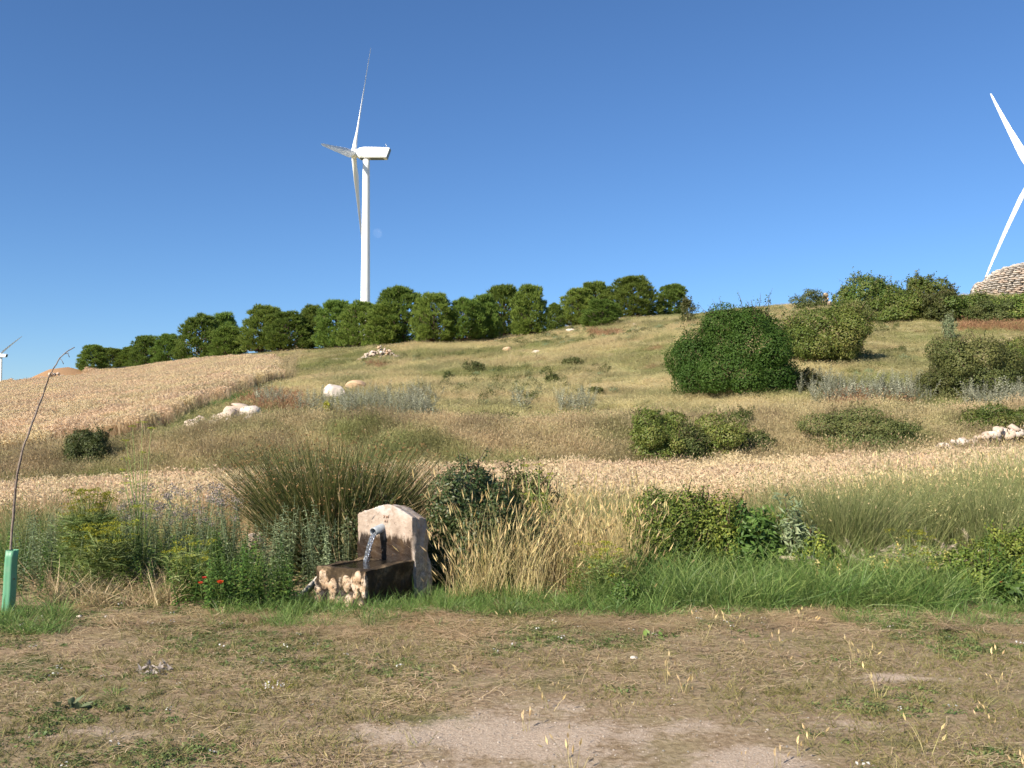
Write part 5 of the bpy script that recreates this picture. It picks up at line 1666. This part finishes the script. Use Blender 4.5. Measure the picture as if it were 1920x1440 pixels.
poppy(383, 1084, 8.22, 'upper of the two close red poppies left of the big one', .020)
poppy(376, 1094, 8.20, 'lower of the two close red poppies left of the big one', .022)
poppy(413, 1093, 8.18, 'biggest red poppy in the weeds left of the fountain', .030)
poppy(1876, 1092, 8.6, 'lone red poppy in the weeds at the right edge', .018)

def spike(px, d, top_py, label, seed):
    rng = np.random.default_rng(seed)
    g = at_px(px, d); H = pt(px, top_py, d).z - g.z
    root = tag(obj('flower_spike', None, loc=g), label, 'flower spike', 'pale yellow flower spikes above the green grass')
    mb = MB(); mb.tube([(0, 0, 0), (rng.normal(0, .015), 0, H * .5), (rng.normal(0, .02), 0, H)], [.004, .0035, .002], 5, .4)
    obj('stem', mb.mesh('stem', [M_FENST]), root)
    n = 70; z = H - rng.random(n) ** .8 * .28; a = rng.uniform(0, 6.283, n); r_ = .010 + .010 * (H - z) / .28
    P = np.stack([r_ * np.cos(a), r_ * np.sin(a), z], 1)
    V, T, r = leaves_mesh(P, rand_unit(n, rng) + np.array([0, 0, .4]), .024, .017, rng)
    mb = MB(); mb.add(V, T, None, r)
    obj('flowers', mb.mesh('flowers', [M_YELLOW]), root)['kind'] = 'stuff'
for i, (px, d, tp, lb) in enumerate([
        (1527, 8.9, 1046, 'first pale yellow flower spike from the left, under the grey thistle'), (1568, 8.9, 1052, 'second pale yellow flower spike from the left in the green grass'),
        (1632, 9.0, 1042, 'third pale yellow flower spike from the left, below the bent feathery heads'), (1658, 9.0, 1040, 'fourth pale yellow flower spike from the left in the grass'),
        (1680, 9.1, 1005, 'tallest pale yellow flower spike standing above the green grass'), (1736, 9.0, 1028, 'stout pale yellow flower spike left of the right-hand weeds'),
        (1748, 9.0, 1042, 'short pale yellow flower spike touching the stout one'), (1767, 9.1, 1030, 'thin pale yellow flower spike nearest the right-hand weeds')]):
    spike(px, d, tp, lb, 740 + i)

# yellow mullein candles on the hill
for i, (px, by, ty, lb) in enumerate([(612, 775, 752, 'yellow flowering plant left of the white boulder'), (1812, 720, 672, 'yellow flowering plant leaning out of the wide olive bush')]):
    g = gpix(px, by); H = pt(px, ty, g.y).z - g.z
    root = tag(obj('mullein_plant', None, loc=g), lb, 'plant')
    rng = np.random.default_rng(760 + i); n = 420
    sb = MB(); P = []
    for k in range(7):
        a = rng.normal(0, .28); t = np.array([math.sin(a) * H * .6, rng.normal(0, .1), H * rng.uniform(.75, 1.0)])
        sb.tube([(0, 0, 0), t * .5, t], [.012, .01, .006], 4, .3)
        P.append(t * rng.uniform(.3, 1, 60)[:, None] + rng.normal(0, .025, (60, 3)))
    P = np.concatenate(P); V, T, r = leaves_mesh(P, rand_unit(len(P), rng), .05, .035, rng)
    mb = MB(); mb.add(V, T, None, r)
    obj('stems', sb.mesh('stems', [M_FENST]), root)['kind'] = 'stuff'
    obj('flowers', mb.mesh('flowers', [M_FENNEL]), root)['kind'] = 'stuff'

# ------------------------------------------------------------------ the trodden foreground
def rosette(seed, mat, n, leaf, rad, up=.25, lw=.5):
    rng = np.random.default_rng(seed); mb = MB()
    a = rng.uniform(0, 6.283, n); r_ = rad * np.sqrt(rng.random(n))
    P = np.stack([r_ * np.cos(a), r_ * np.sin(a), rng.uniform(0, .012, n)], 1)
    N = np.stack([np.cos(a) * .35, np.sin(a) * .35, np.ones(n)], 1) + rng.normal(0, up, (n, 3))
    V, T, r = leaves_mesh(P, N, leaf, leaf * lw, rng); mb.add(V, T, None, r)
    return mb.mesh('rosette', [mat])

def fore(dens, d0=4.15, d1=8.5, px0=-80, px1=2000):
    x, y, px = sample(px0, px1, d0, d1, dens)
    return x, y, bare_at(x, y)

x, y, b = fore(300)
nz = vnoise(x, y, 1.25, 81, 3)
k = (nz + .3 * RNG.random(len(x)) - .9 * b > .24)
x, y, nz = x[k], y[k], nz[k]
scatter('creeping_ground_cover', on_ground(x, y), [rosette(800 + s, M_COVER, 26, .020, .045) for s in range(4)], 'low green creeping plants in patches on the trodden earth', 'ground cover', RNG.uniform(.6, 1.3, len(x)), None, .1)
k = RNG.random(len(x)) < .03
wf = [rosette(810 + s, M_WHITEF, 4, .016, .05, .4, .9) for s in range(3)]
scatter('tiny_white_flowers', on_ground(x[k], y[k], .022), wf, 'tiny white flowers dotted over the green ground cover', 'flowers', RNG.uniform(.7, 1.2, k.sum()), None, .2)
x, y, b = fore(420)
nz = vnoise(x, y, .9, 85, 3)
k = nz + .7 * RNG.random(len(x)) - 1.3 * b > .02
scatter('olive_short_grass', on_ground(x[k], y[k]), [tuft(M_COVERO, 14, .045 + .012 * s, .55, .035, .0035, .6, 0, seed=820 + s) for s in range(4)], 'short olive grass worn thin over the trodden earth', 'grass', RNG.uniform(.6, 1.4, k.sum()), None, .2)
def straw_patch(seed, n, size, L0, L1, w=.0032, mat=None):
    rng = np.random.default_rng(seed); mb = MB()
    for i in range(n):
        c = np.array([*rng.uniform(-size, size, 2), rng.uniform(.004, .018)]); a = rng.normal(0, .9); L = rng.uniform(L0, L1)
        d = np.array([math.cos(a), math.sin(a), rng.normal(0, .06)]); s = np.array([-d[1], d[0], 0]) * w * rng.uniform(.6, 1.3) * .5
        cv = np.array([-d[1], d[0], 0]) * rng.normal(0, .08) * L
        p0, p1, p2 = c - d * L / 2, c + cv + np.array([0, 0, .004]), c + d * L / 2
        mb.add([p0 - s, p0 + s, p1 + s, p1 - s, p2 + s, p2 - s], None, [(0, 1, 2, 3), (3, 2, 4, 5)], rng.random())
    return mb.mesh('straws', [mat or M_STRAW])
x, y, b = fore(30)
k = (vnoise(x, y, .9, 90, 3) * 1.1 + RNG.random(len(x)) * .6 + .16 * (y - 6) - .8 * b > .22)
scatter('straw_litter', on_ground(x[k], y[k]), [straw_patch(830 + s, 34, .16, .03, .16) for s in range(5)], 'broken straw strewn over the trodden earth', 'straw litter', RNG.uniform(.7, 1.2, k.sum()), None, .03, rotz=RNG.normal(0, .5, k.sum()))
# raked hay along the grass edge
x, y = pts((540, 1150, 7.25, 8.25, 46), (60, 560, 7.5, 8.4, 26), (1150, 2000, 7.4, 8.2, 30))
k = vnoise(x, y, 1.1, 93, 2) > -.25
scatter('raked_hay', on_ground(x[k], y[k], .008), [straw_patch(840 + s, 60, .19, .12, .34, .0036) for s in range(5)], 'swath of cut golden hay along the grass edge', 'hay', RNG.uniform(.7, 1.2, k.sum()), None, .06, rotz=RNG.normal(0, .4, k.sum()))
# pebbles
PEB = [rock_mesh(860 + i, m_, 1, (1, .8, .55), 5, .1) for i, m_ in enumerate((M_LIME, M_LIMEG, M_LIMEW, M_LIME))]
x, y, b = fore(420, 4.15, 7.5)
k = RNG.random(len(x)) < (.06 + .9 * b)
scatter('pebbles', on_ground(x[k], y[k], .001), PEB, 'small pale pebbles in the bare earth', 'pebbles', .0035 + .008 * RNG.random(k.sum()) ** 3, None, .3)
# thin dry stalks standing in the foreground
x, y, b = fore(3.2, 4.3, 7.9)
k = (vnoise(x, y, .7, 97, 2) > -.05) & (x > -1.0)
scatter('dry_stalks', on_ground(x[k], y[k]), [tuft(M_DRY, 6, .13 + .02 * s, .22, .03, .0032, .3, 4, .8, seed=870 + s, headl=.045, headw=.006) for s in range(4)], 'thin dry grass stalks standing in the trodden earth', 'grass', RNG.uniform(.5, 1.15, k.sum()), None, .2)

# single plants of the foreground
def tuft_thing(name, px, py, me, label, cat, scale=1.0):
    root = tag(obj(name, None, loc=gpix(px, py)), label, cat)
    o = obj('blades', me, root, scale=scale); o['kind'] = 'stuff'
    return root
tuft_thing('grass_tuft', 212, 1300, tuft(M_GREEN, 90, .085, .8, .05, .004, .7, 0, seed=880), 'small dark green grass tuft alone on the brown earth', 'grass tuft')
r_ = tuft_thing('flowering_herb', 520, 1290, tuft(M_FENNEL, 60, .10, .5, .10, .006, .3, 0, seed=881), 'yellow-green herb with yellow tips on the brown earth below the poppies', 'herb')
fl = obj('white_flowers', rosette(882, M_WHITEF, 26, .014, .07, .5, .9), r_, loc=(.0, -.06, .03)); fl['kind'] = 'stuff'
r_ = tag(obj('grey_leaf_plant', None, loc=gpix(130, 1330)), 'flat grey-green leaf plant on the brown earth in the left corner', 'plant')
o = obj('leaves', rosette(883, M_GREY, 22, .07, .10, .35, .6), r_); o['kind'] = 'stuff'
r_ = tag(obj('dead_plant', None, loc=gpix(290, 1258)), 'withered grey plant lying on the straw left of the yellow herb', 'plant')
o = obj('leaves', rosette(884, M_LAV, 90, .05, .12, .7, .4), r_); o['kind'] = 'stuff'
r_ = tag(obj('broad_leaf_plant', None, loc=gpix(1238, 1196)), 'flat green broad leaves at the grass edge below the dark weed clump', 'plant')
o = obj('leaves', rosette(885, M_WEED, 40, .07, .13, .35, .5), r_); o['kind'] = 'stuff'
single_rock(148, 1160, 6, 6, M_LIMEW, 'small white stone on the earth right of the tree guard', 17, cat='stone')
single_rock(1190, 1238, 7, 7, M_LIMEG, 'small grey stone in the trodden earth near the grass', 18, cat='stone')
single_rock(208, 1160, 6, 5, M_LIME, 'small pale stone beside the shaded hollow at the bank foot', 19, cat='stone')
